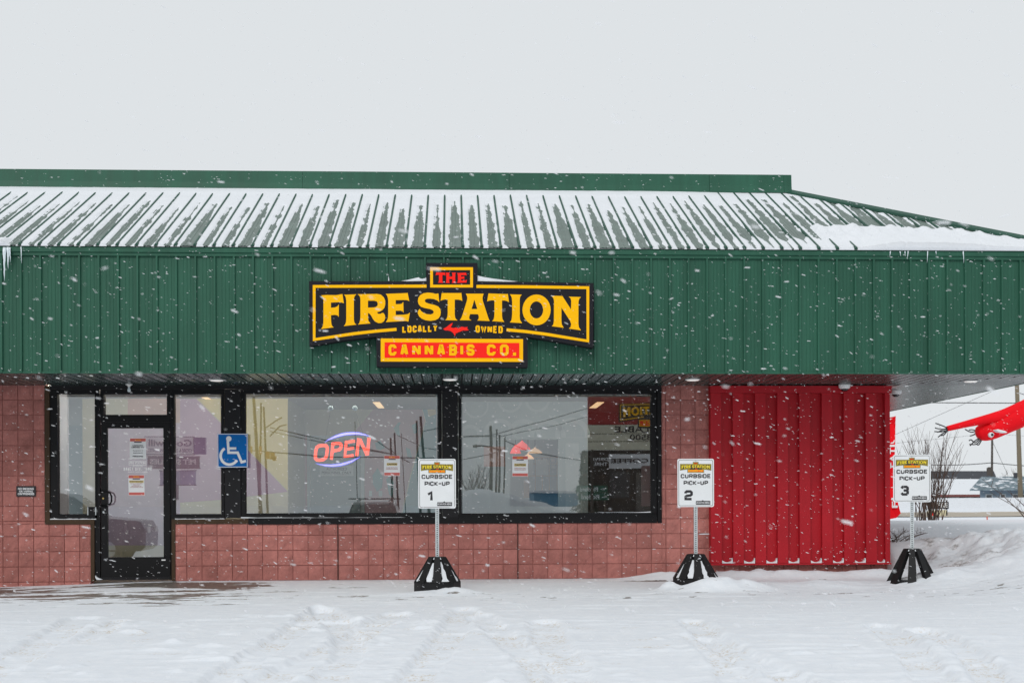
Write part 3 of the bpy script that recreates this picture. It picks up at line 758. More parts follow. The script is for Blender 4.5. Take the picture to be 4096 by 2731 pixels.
# ================================================================== THE LOGO SIGN (outlines in photograph pixels of the sign face)
def ZA(x, y): return (1230 + x / 3.919, 1000 + y / 3.919)
def ZB(x, y): return (1780 + x / 3.1355, 1000 + y / 3.1355)
def ZG(x, y): return (1024 + x / 1.5935, 950 + y / 1.5935)
def conv(f, s_):
    q = [float(t) for t in s_.split()]
    return [f(q[i], q[i + 1]) for i in range(0, len(q), 2)]
def ell(f, cx, cy, rx, ry, n=28): return [f(cx + rx * math.cos(2 * math.pi * k / n), cy + ry * math.sin(2 * math.pi * k / n)) for k in range(n)]
BIG = [
 (conv(ZA, '212 712 300 705 450 708 548 690 570 836 545 825 490 818 368 824 368 905 430 900 468 885 492 850 490 1050 470 1025 430 1015 368 1022 370 1100 375 1160 390 1195 412 1212 212 1238 235 1205 248 1150 250 1100 250 800 245 760 235 735'), []),
 (conv(ZA, '570 702 768 694 740 720 730 750 727 800 727 1080 732 1125 745 1150 768 1170 568 1192 592 1165 603 1130 608 1080 608 800 603 755 592 720'), []),
 (conv(ZA, '785 694 1090 688 1150 700 1195 740 1218 790 1220 850 1205 905 1170 945 1130 965 1085 975 1110 1000 1145 1000 1170 985 1195 990 1215 1025 1218 1070 1200 1115 1160 1142 1110 1145 1060 1120 1025 1080 1000 1030 975 1000 948 985 950 1060 955 1110 988 1150 790 1168 812 1145 825 1100 830 1050 830 780 825 740 810 712'),
  [conv(ZA, '948 795 1050 795 1085 805 1102 835 1098 870 1075 892 1040 900 948 903')]),
 (conv(ZA, '1226 688 1560 675 1570 672 1596 803 1560 785 1500 783 1383 786 1383 850 1450 848 1480 840 1502 812 1506 985 1490 960 1460 950 1383 952 1383 1018 1500 1015 1570 1005 1606 980 1582 1122 1540 1112 1226 1130 1250 1100 1262 1060 1265 1000 1265 800 1260 750 1248 715'), []),
 (conv(ZA, '2052 680 2066 818 2035 790 1985 770 1920 762 1870 765 1842 780 1840 805 1860 825 1900 840 1990 860 2050 885 2082 925 2090 980 2080 1030 2050 1075 2000 1100 1930 1110 1850 1100 1790 1075 1750 1040 1728 990 1735 950 1760 922 1780 955 1820 985 1870 1005 1930 1010 1970 995 1980 970 1965 945 1920 925 1840 910 1780 890 1745 855 1730 805 1738 750 1770 705 1820 678 1890 668 1960 675 2010 688'), []),
 (conv(ZB, '-41 540 185 540 205 538 217 640 195 628 165 622 122 622 122 810 128 850 140 868 158 882 2 880 20 862 30 835 34 800 34 622 0 620 -30 625 -56 638'), []),
 (conv(ZB, '260 548 485 548 475 575 470 605 475 640 530 810 545 855 560 890 405 884 420 865 425 840 415 805 315 803 303 840 305 865 332 882 185 880 205 850 220 810 275 635 280 600 275 575'), [conv(ZB, '368 622 405 740 333 740')]),
 (conv(ZB, '545 545 770 553 788 550 802 655 775 640 745 633 715 633 715 825 720 865 742 902 590 892 610 870 617 835 620 800 620 633 590 630 555 635 528 645'), []),
 (conv(ZB, '812 556 965 560 945 580 938 610 937 650 937 840 942 880 968 917 812 907 832 885 838 850 842 800 842 650 838 600 828 575'), []),
 (ell(ZB, 1148, 751, 177, 193), [ell(ZB, 1147, 751, 84, 107)]),
 (conv(ZB, '1335 572 1475 578 1480 590 1580 745 1583 640 1575 605 1550 585 1705 590 1685 610 1675 640 1673 690 1673 930 1680 970 1705 1007 1552 985 1575 965 1582 930 1570 890 1460 722 1460 890 1465 935 1490 975 1338 955 1358 935 1365 900 1367 640 1362 610'), []),
]
OUT = conv(ZG, '338 278 1085 280 1085 162 1412 162 1412 281 1720 283 2152 290 2150 703 1950 668 1730 632 1732 826 768 822 766 632 560 655 340 692')
UPM = conv(ZG, '1193 582 1215 570 1240 550 1255 543 1248 560 1240 572 1258 577 1275 573 1290 579 1310 568 1330 572 1350 570 1345 580 1357 590 1335 593 1320 592 1300 600 1285 605 1280 612 1275 605 1268 630 1260 612 1245 598 1225 592 1205 592')
def fit(poly, box):
    xs_ = [p[0] for p in poly]; ys_ = [p[1] for p in poly]
    a, b, c, d = min(xs_), min(ys_), max(xs_), max(ys_)
    return [(box[0] + (p[0] - a) / (c - a) * (box[2] - box[0]), box[1] + (p[1] - b) / (d - b) * (box[3] - box[1])) for p in poly]
def zbox(a, b, c, d): p = ZG(a, b); q = ZG(c, d); return (p[0], p[1], q[0], q[1])
SH = [(p, q) for p, q in [((0, 0), 0)]]
H_ = [(0, 0), (.42, 0), (.36, .08), (.34, .38), (.66, .38), (.64, .08), (.58, 0), (1, 0), (.94, .1), (.92, .5), (.94, .9), (1, 1), (.58, 1), (.64, .92), (.66, .62), (.34, .62), (.36, .92), (.42, 1), (0, 1), (.06, .9), (.08, .5), (.06, .1)]
THE = [fit(BIG[7][0], zbox(1145, 222, 1208, 290)), fit(H_, zbox(1208, 224, 1275, 290)), fit(BIG[3][0], zbox(1280, 224, 1345, 290))]
BORD = [[ZG(1087, 310), ZG(371, 312), ZG(371, 650), ZG(620, 613), ZG(760, 597), ZG(896, 585)], [ZG(1405, 312), ZG(1700, 314), ZG(2115, 320), ZG(2115, 659), ZG(1850, 616), ZG(1720, 599), ZG(1597, 588)],
        [ZG(1119, 199), ZG(1374, 199), ZG(1374, 310), ZG(1119, 310), ZG(1119, 199)]]
def sq(a, b, c, d): return [ZG(a, b), ZG(c, b + (4 if c - a > 500 else 0)), ZG(c, d + (2 if c - a > 500 else 0)), ZG(a, d)]
def logo(parent, to3, lift, m_yel, m_red, m_blk, detail=True, smalltext=True):
    """The sign's artwork as flat applied vinyl; to3(px, py) places sign-face pixels, lift = small step towards the viewer."""
    def T3(k): return lambda a, b: tuple(Vector(to3(a, b)) + lift * k)
    back = lift * -0.8
    if not detail: MB().prism(OUT, T3(0), back).build('logo_back', m_blk, parent)
    m_ = MB(); 
    for bd in BORD: strip(m_, bd, 6.1, T3(1))
    m_.build('border', m_yel, parent)
    if detail:
        for lp, hl in BIG: MB().prism(lp, T3(1), back, hl).build('letter', m_yel, parent)
        for lp in THE: MB().prism(lp, T3(1), back).build('letter', m_red, parent)
    else:
        m_ = MB()
        for lp, hl in BIG: m_.prism(lp, T3(1), None, hl)
        m_.build('lettering', m_yel, parent)
        m_ = MB()
        for lp in THE: m_.prism(lp, T3(1))
        m_.build('lettering', m_red, parent)
    MB().prism(UPM, T3(1), back).build('emblem', m_red, parent)
    MB().prism(sq(795, 643, 1702, 790), T3(1), back).build('name_panel', m_yel, parent)
    MB().prism(sq(820, 668, 1678, 766), T3(2), back).build('name_panel', m_red, parent)
    u0, v0 = ZG(845, 681); u1, v1 = ZG(1650, 753)
    for wd_, f0, f1_ in (('CANNABIS', 0, .680), ('CO.', .778, 1.0)):
        m_ = MB(); block_text(m_, wd_, (u0 + (u1 - u0) * f0, v0, u0 + (u1 - u0) * f1_, v1), T3(3), t=.125, gap=.50)
        m_.build('lettering', m_yel, parent)
    if smalltext:
        m_ = MB()
        a, b = ZG(932, 560); c, d = ZG(1156, 604); block_text(m_, 'LOCALLY', (a, b, c, d), lambda u_, v_: T3(1)(u_, v_ - (u_ - a) * 0.03 + 2), t=.125, gap=.20)
        m_.build('lettering', m_yel, parent); m_ = MB()
        a2, b2 = ZG(1399, 561); c2, d2 = ZG(1573, 607); block_text(m_, 'OWNED', (a2, b2, c2, d2), lambda u_, v_: T3(1)(u_, v_ + (u_ - a2) * 0.03 - 1), t=.125, gap=.20)
        m_.build('lettering', m_yel, parent)
YSG = -D - 0.17
sgn = empty('shop_sign', at(1800, 1400, YSG), 'large black shop sign with yellow FIRE STATION lettering on the green fascia', 'sign')
cab = MB().prism(OUT, lambda a, b: at(a, b, YSG), (0, .155, 0)).build('cabinet', M_signblk, sgn)
# raised rim round the face
oc = [at(a, b, YSG) for a, b in OUT]
rim = MB()
strip(rim, [(p.x, p.z) for p in oc] + [(oc[0].x, oc[0].z)], 0.012, lambda a, b: (a, YSG - .006, b))
BUMP = Vector((0, -0.0012, 0))
logo(sgn, lambda a, b: at(a, b, YSG), Vector((0, -0.004, 0)), M_yel, M_sred, M_signblk)

# --- snow resting on ledges (one mass)
sm = MB()
def ledge(pts, Y0, Y1): sm.prism(pts, lambda a, b: at(a, b, Y0), (0, Y1 - Y0, 0))
ledge(conv(ZA, '1466 484 1560 470 1660 447 1740 428 1775 448 1800 452 1830 445 1864 428 1864 486 1560 490'), YSG + .02, YSG + .15)
ledge(conv(ZB, '401 310 415 322 480 338 600 358 740 376 920 394 800 398 401 390'), YSG + .02, YSG + .15)
ledge(conv(ZA, '1268 400 1276 440 1284 484 1264 484'), YSG + .05, YSG + .15)
for k in range(1, len(edges) - 2, 2):
    e0, e1 = edges[k] + 1, edges[k + 1] - 1
    n_ = 10; top = [(e0 + (e1 - e0) * i / n_, 2251 - (3.5 + 8.0 * (2 * i / n_ - 1) ** 2 + (9 if i == n_ else 0) * (1 if k < 14 else .3))) for i in range(n_ + 1)]
    ledge([(e0, 2252)] + top + [(e1, 2252)], YS + .004, YS + .072)
for (x0, x1, y) in ((200, 384, 2076.5), (232, 386, 2058), (698, 886, 2058), (700, 898, 2076), (984, 1750, 2055), (964, 1768, 2071), (1848, 2604, 2055), (1834, 2628, 2071)):
    n_ = 24; dp = -0.012 if y > 2065 else 0.034
    tp = [(x0 + (x1 - x0) * i / n_, y - 1.6 - 2.4 * random.random() - (7 if (i > 18 and x0 > 1800 and y < 2065) else 0) * (i - 18) / 6) for i in range(n_ + 1)]
    ledge([(x0, y + .6)] + tp + [(x1, y + .6)], dp, dp + .02)
ledge([(2793, 2134), (2815, 2132.5), (2838, 2132), (2838, 2137), (2800, 2137)], -0.015, 0.0)
ledge([(396, 2318), (386, 2316), (381, 2309), (381, 2300), (386, 2306), (396, 2312), (410, 2317)], -0.03, 0.0)
o = sm.build('ledge_snow', M_snow); tag(o, 'thin snow resting on the window sills, red siding and sign top', 'snow', kind='stuff')

# --- OPEN sign
def ZO(x, y): return (1240 + x / 8.254, 1700 + y / 8.254)
YO = 0.13
M_neon = mat('orange_led', (1.0, 0.085, 0.035), .5, var=0, emit=1.5)
M_lav = mat('lavender_led', (0.66, 0.62, 1.0), .5, var=0, emit=0.85)
M_bluel = mat('blue_led', (0.02, 0.06, 0.95), .5, var=0, emit=0.75)
op = empty('open_sign', at(1367, 1870, YO), 'lit red OPEN sign with lavender arcs hanging in the window', 'sign')
zo = lambda a, b: at(*ZO(a, b), YO)
def stroke(name, pts, t, m_, par):
    a = MB(); strip(a, [ZO(*p) for p in pts] if pts[0] != pts[-1] else [ZO(*p) for p in pts[:-1]] + [ZO(*pts[0])], t / 8.254, lambda u_, v_: at(u_, v_, YO)); return a
a = stroke('letter', [(430, 662), (530, 672), (568, 730), (572, 800), (550, 980), (520, 1070), (440, 1130), (330, 1152), (230, 1145), (182, 1100), (178, 1000), (195, 820), (225, 730), (300, 680), (430, 662)], 52, M_neon, op); a.build('letter', M_neon, op)
a = stroke('letter', [(705, 1140), (755, 610), (940, 595), (1010, 610), (1035, 660), (1020, 760), (960, 810), (760, 850)], 50, M_neon, op); a.build('letter', M_neon, op)
a = stroke('letter', [(1490, 522), (1195, 560), (1150, 1030), (1440, 992)], 48, M_neon, op); strip(a, [ZO(1225, 790), ZO(1450, 750)], 48 / 8.254, lambda u_, v_: at(u_, v_, YO - .002)); a.build('letter', M_neon, op)
a = stroke('letter', [(1545, 1015), (1600, 480), (1660, 490), (1870, 950), (1900, 940), (1950, 415)], 52, M_neon, op); a.build('letter', M_neon, op)
arc1 = '460 575 600 450 800 340 1000 265 1200 225 1400 215 1600 225 1800 280 1990 355 1980 372 1800 347 1600 320 1400 320 1200 338 1000 378 800 438 600 514'
arc2 = '155 1245 400 1275 700 1285 1000 1250 1300 1170 1500 1095 1690 1015 1600 1095 1400 1225 1200 1305 1000 1355 750 1382 500 1364 300 1312'
for s_ in (arc1, arc2):
    pl = conv(ZO, s_); MB().prism(pl, lambda u_, v_: at(u_, v_, YO), (0, .01, 0)).build('arc', M_bluel, op)
    n_ = len(pl); inn = []
    for i in range(n_):
        pv, nx_ = Vector(pl[i - 1]), Vector(pl[(i + 1) % n_]); t2 = (nx_ - pv).normalized(); c_ = Vector(pl[i])
        inn.append(c_ + Vector((-t2.y, t2.x)) * 2.1)
    MB().prism([tuple(p) for p in inn], lambda u_, v_: at(u_, v_, YO - .003), None).build('arc', M_lav, op)
m_ = MB(); m_.tube([at(1322, 1640, .1), at(1299, 1770, YO)], .0016, 4); m_.tube([at(1420, 1640, .1), at(1455, 1742, YO)], .0016, 4)
m_.build('hanging_wire', M_wire, op)
for cx_ in (1322, 1420):
    MB().lathe(at(cx_, 1632, GLY + .006), [(0.034, 0), (0.036, .006), (0.02, .012), (0.012, .03)], 18, 'y').build('suction_cup', M_frame, op, smooth=True)

# --- accessible parking sign
YA = -0.075
acc = empty('accessible_sign', at(930, 1870, YA), 'blue square sign with white wheelchair symbol between door and windows', 'sign')
MB().prism([(869, 1733), (990, 1733.5), (991, 1868.5), (870, 1869.5)], lambda a, b: at(a, b, YA), (0, .05, 0)).build('plate', M_blue, acc)
pa = lambda a, b: at(a, b, YA - .002)
def ZS_(x, y): return (680 + x / 2.959, 1550 + y / 2.959)
m_ = MB(); strip(m_, [(871.2, 1735.2), (988.6, 1735.6), (989, 1866.6), (872, 1867.4), (871.2, 1735.2)], 1.4, pa); m_.build('border', M_white, acc)
m_ = MB(); m_.prism(ell(ZS_, 696, 604, 32, 32, 20), pa)
strip(m_, [ZS_(684, 628), ZS_(694, 768), ZS_(800, 768), ZS_(848, 880), ZS_(898, 866)], 5.2, lambda a, b: at(a, b, YA - .0032))
strip(m_, [ZS_(690, 718), ZS_(784, 718)], 4.9, lambda a, b: at(a, b, YA - .0044))
wh = [ZS_(702 + 103 * math.cos(q), 806 + 103 * math.sin(q)) for q in [R(a) for a in range(238, 24, -11)]]
strip(m_, wh, 5.2, pa); m_.build('symbol', M_white, acc)
MB().tube([at(930, 1790, YA + .04), at(930, 1790, -.016)], .02, 8).build('bracket', M_black, acc)

# --- notices
def notice(x0, y0, x1, y1, Y, label, lines, head=True, skew=0, foot=True):
    r_ = empty('notice', at((x0 + x1) / 2, y1, Y), label, 'notice', 'printed notices on the glass')
    f = lambda a, b: at(a + (b - y0) * skew, b, Y)
    f2 = lambda a, b: at(a + (b - y0) * skew, b, Y - .0015)
    f3 = lambda a, b: at(a + (b - y0) * skew, b, Y - .003)
    MB().prism([(x0, y0), (x1, y0), (x1, y1), (x0, y1)], f, (0, .001, 0)).build('sheet', M_white, r_)
    hh = y1 - y0
    MB().prism([(x0 + 1, y0 + 1), (x1 - 1, y0 + 1), (x1 - 1, y0 + hh * .155), (x0 + 1, y0 + hh * .155)], f2).build('band', mat('notice_red', (0.62, 0.13, 0.11), .6, var=0), r_)
    if foot: MB().prism([(x0 + 1, y1 - hh * .155), (x1 - 1, y1 - hh * .155), (x1 - 1, y1 - 1.5), (x0 + 1, y1 - 1.5)], f2).build('band', mat('notice_red', (0.62, 0.13, 0.11), .6, var=0), r_)
    wd_ = x1 - x0
    m_ = MB(); put_text(m_, 'FIRE STATION', (x0 + wd_ * .32, y0 + hh * .06, x1 - wd_ * .32, y0 + hh * .12), f3, .03); m_.build('lettering', M_yel, r_)
    MB().prism([(x0 + wd_ * .27, y0 + hh * .17), (x1 - wd_ * .27, y0 + hh * .17), (x1 - wd_ * .27, y0 + hh * .215), (x0 + wd_ * .27, y0 + hh * .215)], f3).build('band', M_ink, r_)
    for (t_, c_, l_, bx, hl) in lines:
        bb = (x0 + wd_ * bx[0], y0 + hh * bx[1], x0 + wd_ * bx[2], y0 + hh * bx[3])
        if hl: MB().prism([(bb[0] - 2, bb[1] - 2), (bb[2] + 2, bb[1] - 2), (bb[2] + 2, bb[3] + 2), (bb[0] - 2, bb[3] + 2)], f2).build('highlight', mat('notice_yellow', (0.72, 0.56, 0.22), .6, var=0), r_)
        m_ = MB(); put_text(m_, t_, bb, f3, l_); m_.build('lettering', c_, r_)
YN = GLY - 0.004
M_inkr = mat('red_ink', (0.35, 0.06, 0.05), .6, var=0)
notice(1536, 1821, 1600, 1902, YN, 'white caution notice in the OPEN sign window', [('CAUTION', M_ink, .04, (.2, .39, .8, .47), True), ('PLEASE WATCH FOR', M_inkr, .02, (.15, .58, .85, .62), False), ('FALLING ICE & SNOW', M_inkr, .02, (.13, .645, .87, .69), False)])
notice(2049, 1823, 2112, 1905, YN, 'white caution notice in front of the lit inner doorway', [('CAUTION', M_ink, .04, (.16, .39, .84, .48), True), ('PLEASE WATCH FOR', M_inkr, .02, (.15, .58, .85, .62), False), ('FALLING ICE & SNOW', M_inkr, .02, (.13, .645, .87, .69), False)])
YD = GLY - .02 - .004
notice(519, 1752, 584, 1834, YD, 'white notice reading capacity limited at the top of the door', [('CAPACITY', M_ink, .04, (.16, .325, .84, .39), False), ('LIMITED TO', M_ink, .04, (.12, .41, .88, .475), False), ('Reception: 4', M_ink, .03, (.2, .585, .8, .635), False), ('Budroom: 8', M_ink, .03, (.22, .69, .78, .74), False), ('PERSONS', M_ink, .04, (.18, .85, .82, .915), False)], foot=False)
notice(513, 1899, 577, 1981, YD, 'white notice reading masks required lower on the door', [('MASKS REQUIRED', M_brown, .04, (.08, .29, .92, .35), True), ('FOR ALL CUSTOMERS', M_inkr, .02, (.12, .40, .88, .435), False), ('AND STAFF', M_inkr, .02, (.3, .46, .7, .495), False), ('REGARDLESS OF', M_inkr, .02, (.2, .52, .8, .555), False), ('VACCINATION STATUS', M_inkr, .02, (.1, .58, .9, .615), False)], skew=.02)
pq = empty('no_smoking_plaque', at(104, 1985, -.02), 'small black no smoking plaque on the pink block wall', 'sign')
pbox(MB(), 65, 1943, 142, 1985, -.024, -.004).build('plate', M_ink, pq)
m_ = MB(); pm = lambda a, b: at(a, b, -.026)
for t_, y0, y1, x0, x1 in (('NO SMOKING', 1949.5, 1958, 72, 135), ('OR VAPING', 1960, 1968, 76, 131), ('ON PREMISES', 1970, 1978.5, 71, 137)): m_ = MB(); put_text(m_, t_, (x0, y0, x1, y1), pm, .035); m_.build('lettering', M_white, pq)

# --- downlights, bulb, cameras
for px, py, lb in ((867, 1519, 'white disc downlight in the soffit above the wheelchair sign'), (1800, 1516, 'white disc downlight in the soffit below the shop sign'), (2771, 1517, 'white disc downlight in the soffit beside the red siding'), (3883, 1523, 'white disc downlight in the soffit past the corner')):
    d = ray(px, py); p = CAM + d * ((ZS - CAM.z) / d.z)
    r_ = empty('downlight', p, lb, 'downlight', 'downlights in the soffit')
    MB().lathe(p, [(0.098, 0.0), (0.098, -.006), (0.088, -.010)], 28).build('rim', M_plast, r_)
    MB().lathe(p, [(0.086, -.0095), (0.075, -.016), (0.03, -.021), (0.005, -.022)], 28).build('lens', M_lens, r_, smooth=True)
lb = empty('bulb_lamp', at(516, 1538, -0.12), 'bare bulb in a white ceramic holder above the door', 'lamp')
p = at(516, 1537, -0.12); p.z = ZS
MB().lathe(p, [(0.045, .01), (0.045, -.004), (0.02, -.016), (0.016, -.03)], 16).build('holder', M_plast, lb, smooth=True)
MB().lathe(p, [(0.012, -.03), (0.015, -.05), (0.022, -.07), (0.022, -.085), (0.012, -.098), (0.003, -.10)], 16).build('bulb', M_ice, lb, smooth=True)
def dome_camera(px, py, Y, label, s_=1.0):
    p = at(px, py, Y); r_ = empty('security_camera', p, label, 'camera', 'dome cameras at the corner')
    MB().lathe(p, [(0.08 * s_, 0.0), (0.08 * s_, -.01), (0.076 * s_, -.045 * s_), (0.055 * s_, -.062 * s_)], 22).build('housing', M_plast, r_, smooth=True)
    MB().lathe(p, [(0.055 * s_, -.060 * s_), (0.050 * s_, -.075 * s_), (0.034 * s_, -.092 * s_), (0.004, -.098 * s_)], 22).build('dome', M_dome, r_, smooth=True)
dome_camera(3378, 1537, -0.22, 'white dome camera hanging above the red siding')
dome_camera(3583, 1560, 0.25, 'white dome camera on the side wall just past the corner')
MB().box(XW - .05, at(3584, 1560, .25).x, .22, .28, at(3583, 1560, .25).z, at(3583, 1553, .25).z).build('camera_bracket', M_plast, shop)

# --- icicles
def icicle(px, py, Lpx, r0, label, Y=YR0 - .01):
    a = at(px, py, Y); b = at(px + random.uniform(-3, 3), py + Lpx, Y); pts = []; rd = []
    for k in range(9):
        f_ = k / 8; pts.append(a.lerp(b, f_) + Vector((random.uniform(-.0025, .0025), random.uniform(-.002, .002), 0))); rd.append(max(.0012, r0 * (1 - f_) ** .8 * random.uniform(.8, 1.15)))
    o = MB().tube(pts, rd, 8).build('icicle', M_ice, smooth=True); tag(o, label, 'icicle', 'icicles along the eave')
icicle(18, 990, 135, .022, 'longest and thickest icicle at the left end of the eave')
icicle(33, 990, 85, .020, 'second icicle from the left end of the eave')
icicle(39, 990, 60, .012, 'short icicle close against the second one')
icicle(84, 988, 65, .009, 'thin single icicle apart from the left cluster')
for px, Lp, lb_ in ((3562, 22, 'leftmost small icicle under the corner snow drift'), (3600, 20, 'second small icicle under the corner snow drift'), (3620, 20, 'third small icicle under the corner snow drift'), (3632, 32, 'fourth icicle under the drift, beside the third'), (3711, 46, 'long thin icicle in the middle of the corner drift'), (3743, 14, 'shortest icicle under the corner drift'), (3853, 48, 'rightmost long thin icicle under the corner drift')):
    icicle(px, 1005, Lp, .008, lb_)

# ================================================================== CURBSIDE SIGNS
def curbside(num, loc, rz, label, lean=0.0, open_base=False):
    r_ = empty('curbside_sign', loc, label, 'sign', 'curbside pick-up signs', rz)
    ORG.pop(r_.name, None); ORG[r_.name] = Vector((0, 0, 0))
    H0 = 0.385
    base = MB()
    base.lathe((0, 0, 0), [(.285, -.12), (.285, .085), (.265, .095)] if not open_base else [(.285, -.12), (.285, .0), (.25, .0), (.25, -.12)], 8)
    if not open_base: base.lathe((0, 0, 0), [(.245, .09), (.080, H0 - .02)], 8)
    b_ = base.build('base', M_rubber, r_)
    MB().lathe((0, 0, 0), [(.112, H0 - .04), (.104, H0), (.05, H0 + .002)], 8).build('base_cap', M_rubber, b_)
    for k in range(8):
        a_ = math.pi / 4 * k - math.pi / 2; c_, s_ = math.cos(a_), math.sin(a_)
        hw0, hw1 = .056, .034
        def q(rr, t2, z): return (c_ * rr - s_ * t2, s_ * rr + c_ * t2, z)
        zb = -.08 if open_base else .082; rb0 = .34 if open_base else .284
        m_ = MB(); m_.add([q(rb0, -hw0, zb), q(rb0, hw0, zb), q(.108, hw1, H0 - .002), q(.108, -hw1, H0 - .002), q(rb0 - .044, -hw0, zb - .02), q(rb0 - .044, hw0, zb - .02), q(.06, hw1, H0 - .03), q(.06, -hw1, H0 - .03)],
                          [(0, 1, 2, 3), (0, 3, 7, 4), (1, 5, 6, 2), (3, 2, 6, 7), (0, 4, 5, 1)])
        m_.build('rib', M_rubber, b_)
    sn = MB(); rs = random.Random(num)
    for k in range(8):
        a_ = math.pi / 4 * (k + .5) - math.pi / 2; c_, s_ = math.cos(a_), math.sin(a_)
        if s_ > 0.5 or open_base: continue
        t0 = .13 + .1 * rs.random(); pts = []
        for (rr0, z0, hw) in ((.262, .092, .055),): pass
        n_ = 6; L_ = []; R__ = []
        for i in range(n_ + 1):
            f_ = i / n_ * (1 - t0); rr = .262 + (.090 - .262) * f_ ; z = .094 + (H0 - .02 - .094) * f_
            hw = (.050 * (1 - f_) ** .8 + .002) * (0.45 + .6 * rs.random()); L_.append((rr, -hw * (.7 + .5 * rs.random()), z)); R__.append((rr, hw, z))
        vs = [(c_ * rr - s_ * t2, s_ * rr + c_ * t2, z) for rr, t2, z in L_ + R__]
        sn.add(vs, [(i, i + 1, n_ + 2 + i, n_ + 1 + i) for i in range(n_)])
    sn.add([(-.05, -.112, H0 - .028), (.05, -.112, H0 - .028), (.038, -.107, H0 - .004), (-.038, -.107, H0 - .004)], [(0, 1, 2, 3)])
    sn.build('snow', M_snow, b_)
    PZ0, PZ1 = 0.975, 1.578
    po = MB(); w_ = .0225
    po.add([(-w_, -w_, H0 - .1), (w_, -w_, H0 - .1), (w_, w_, H0 - .1), (-w_, w_, H0 - .1), (-w_, -w_, PZ1 - .05), (w_, -w_, PZ1 - .05), (w_, w_, PZ1 - .05), (-w_, w_, PZ1 - .05)], [(0, 1, 5, 4), (1, 2, 6, 5), (2, 3, 7, 6), (3, 0, 4, 7), (4, 5, 6, 7)])
    p_ = po.build('post', M_galv, r_)
    ho = MB(); z = H0 + .02
    while z < PZ0:
        ho.add([(.0075 * math.cos(q * math.pi / 4), -w_ - .0008, z + .0075 * math.sin(q * math.pi / 4)) for q in range(8)], [tuple(range(8))]); z += .0254
    o = ho.build('post_holes', M_hole, p_); o['kind'] = 'stuff'
    # plate with rounded corners
    W_, yp = .2286, -w_ - .004
    def rr_(w2, z0, z1, rad):
        o_ = []
        for cx_, cz_, a0 in ((w2 - rad, z1 - rad, 0), (-w2 + rad, z1 - rad, 90), (-w2 + rad, z0 + rad, 180), (w2 - rad, z0 + rad, 270)):
            o_ += [(cx_ + rad * math.cos(R(a0 + q * 18)), cz_ + rad * math.sin(R(a0 + q * 18))) for q in range(6)]
        return o_
    pl = MB().prism(rr_(W_, PZ0, PZ1, .022), lambda a, b: (a, yp, b), (0, .003, 0)).build('plate', mat('reflective_white', (0.74, 0.76, 0.77), .4, var=.02), r_)
    f1 = lambda a, b: (a, yp - .001, b); f2 = lambda a, b: (a, yp - .0022, b)
    MB().prism(rr_(W_ - .014, PZ0 + .014, PZ1 - .014, .020), f1, None, [rr_(W_ - .0185, PZ0 + .0185, PZ1 - .0185, .017)]).build('border', M_ink, pl)
    t_ = MB()
    block_text(t_, 'CURBSIDE', (-.188, PZ1 - .190, .190, PZ1 - .243), f1, t=.125, gap=.13)
    t_.build('lettering', M_ink, pl); t_ = MB()
    block_text(t_, 'PICK-UP', (-.152, PZ1 - .275, .155, PZ1 - .328), f1, t=.125, gap=.13)
    t_.build('lettering', M_ink, pl); t_ = MB()
    block_text(t_, str(num), ((-.125 if num == 1 else -.143), PZ1 - .392, (-.028 if num == 1 else -.036), PZ1 - .520), f1, t=.125, gap=.3)
    t_.build('lettering', M_ink, pl)
    MB().prism([(.002, PZ1 - .528), (.075, PZ1 - .528), (.088, PZ1 - .515), (.101, PZ1 - .528), (.182, PZ1 - .528), (.182, PZ1 - .574), (.002, PZ1 - .574)], f1).build('menu_tab', M_ink, pl)
    t_ = MB(); put_text(t_, 'SCAN FOR MENU', (.010, PZ1 - .540, .174, PZ1 - .560), f2, .02); t_.build('lettering', M_white, pl)
    k_ = .196 * 2 / 1136.0
    cxp, cyp = ZG(1245, 162)
    logo(pl, lambda a, b: ((a - cxp) * k_, yp - .001, PZ1 - .040 - (b - cyp) * k_ * .93), Vector((0, -.0012, 0)), mat('decal_yellow', (.80, .62, .012), .5, var=0), M_sred, M_ink, detail=False, smalltext=False)
    for z_ in (PZ0 + .05, PZ1 - .028): MB().lathe((0, yp - .0055, z_), [(.008, 0), (.008, .004)], 8, 'y').build('bolt', M_galv, pl)
    return r_
def ground_at(px, Y, z): p = at(px, 2300, Y); return Vector((p.x, Y, z))
Y1, Y2_, Y3 = -1.83, -1.52, -1.45
S1 = ground_at(1749.5, Y1, 0.0); S2 = ground_at(2783, Y2_, 0.005); S3 = ground_at(3649, Y3, 0.055)
curbside(1, S1, R(0), 'curbside pick-up sign numbered 1 in front of the windows')
curbside(2, S2, R(-3), 'curbside pick-up sign numbered 2 beside the red siding')
curbside(3, S3, R(-20), 'curbside pick-up sign numbered 3 half buried past the corner', open_base=True)

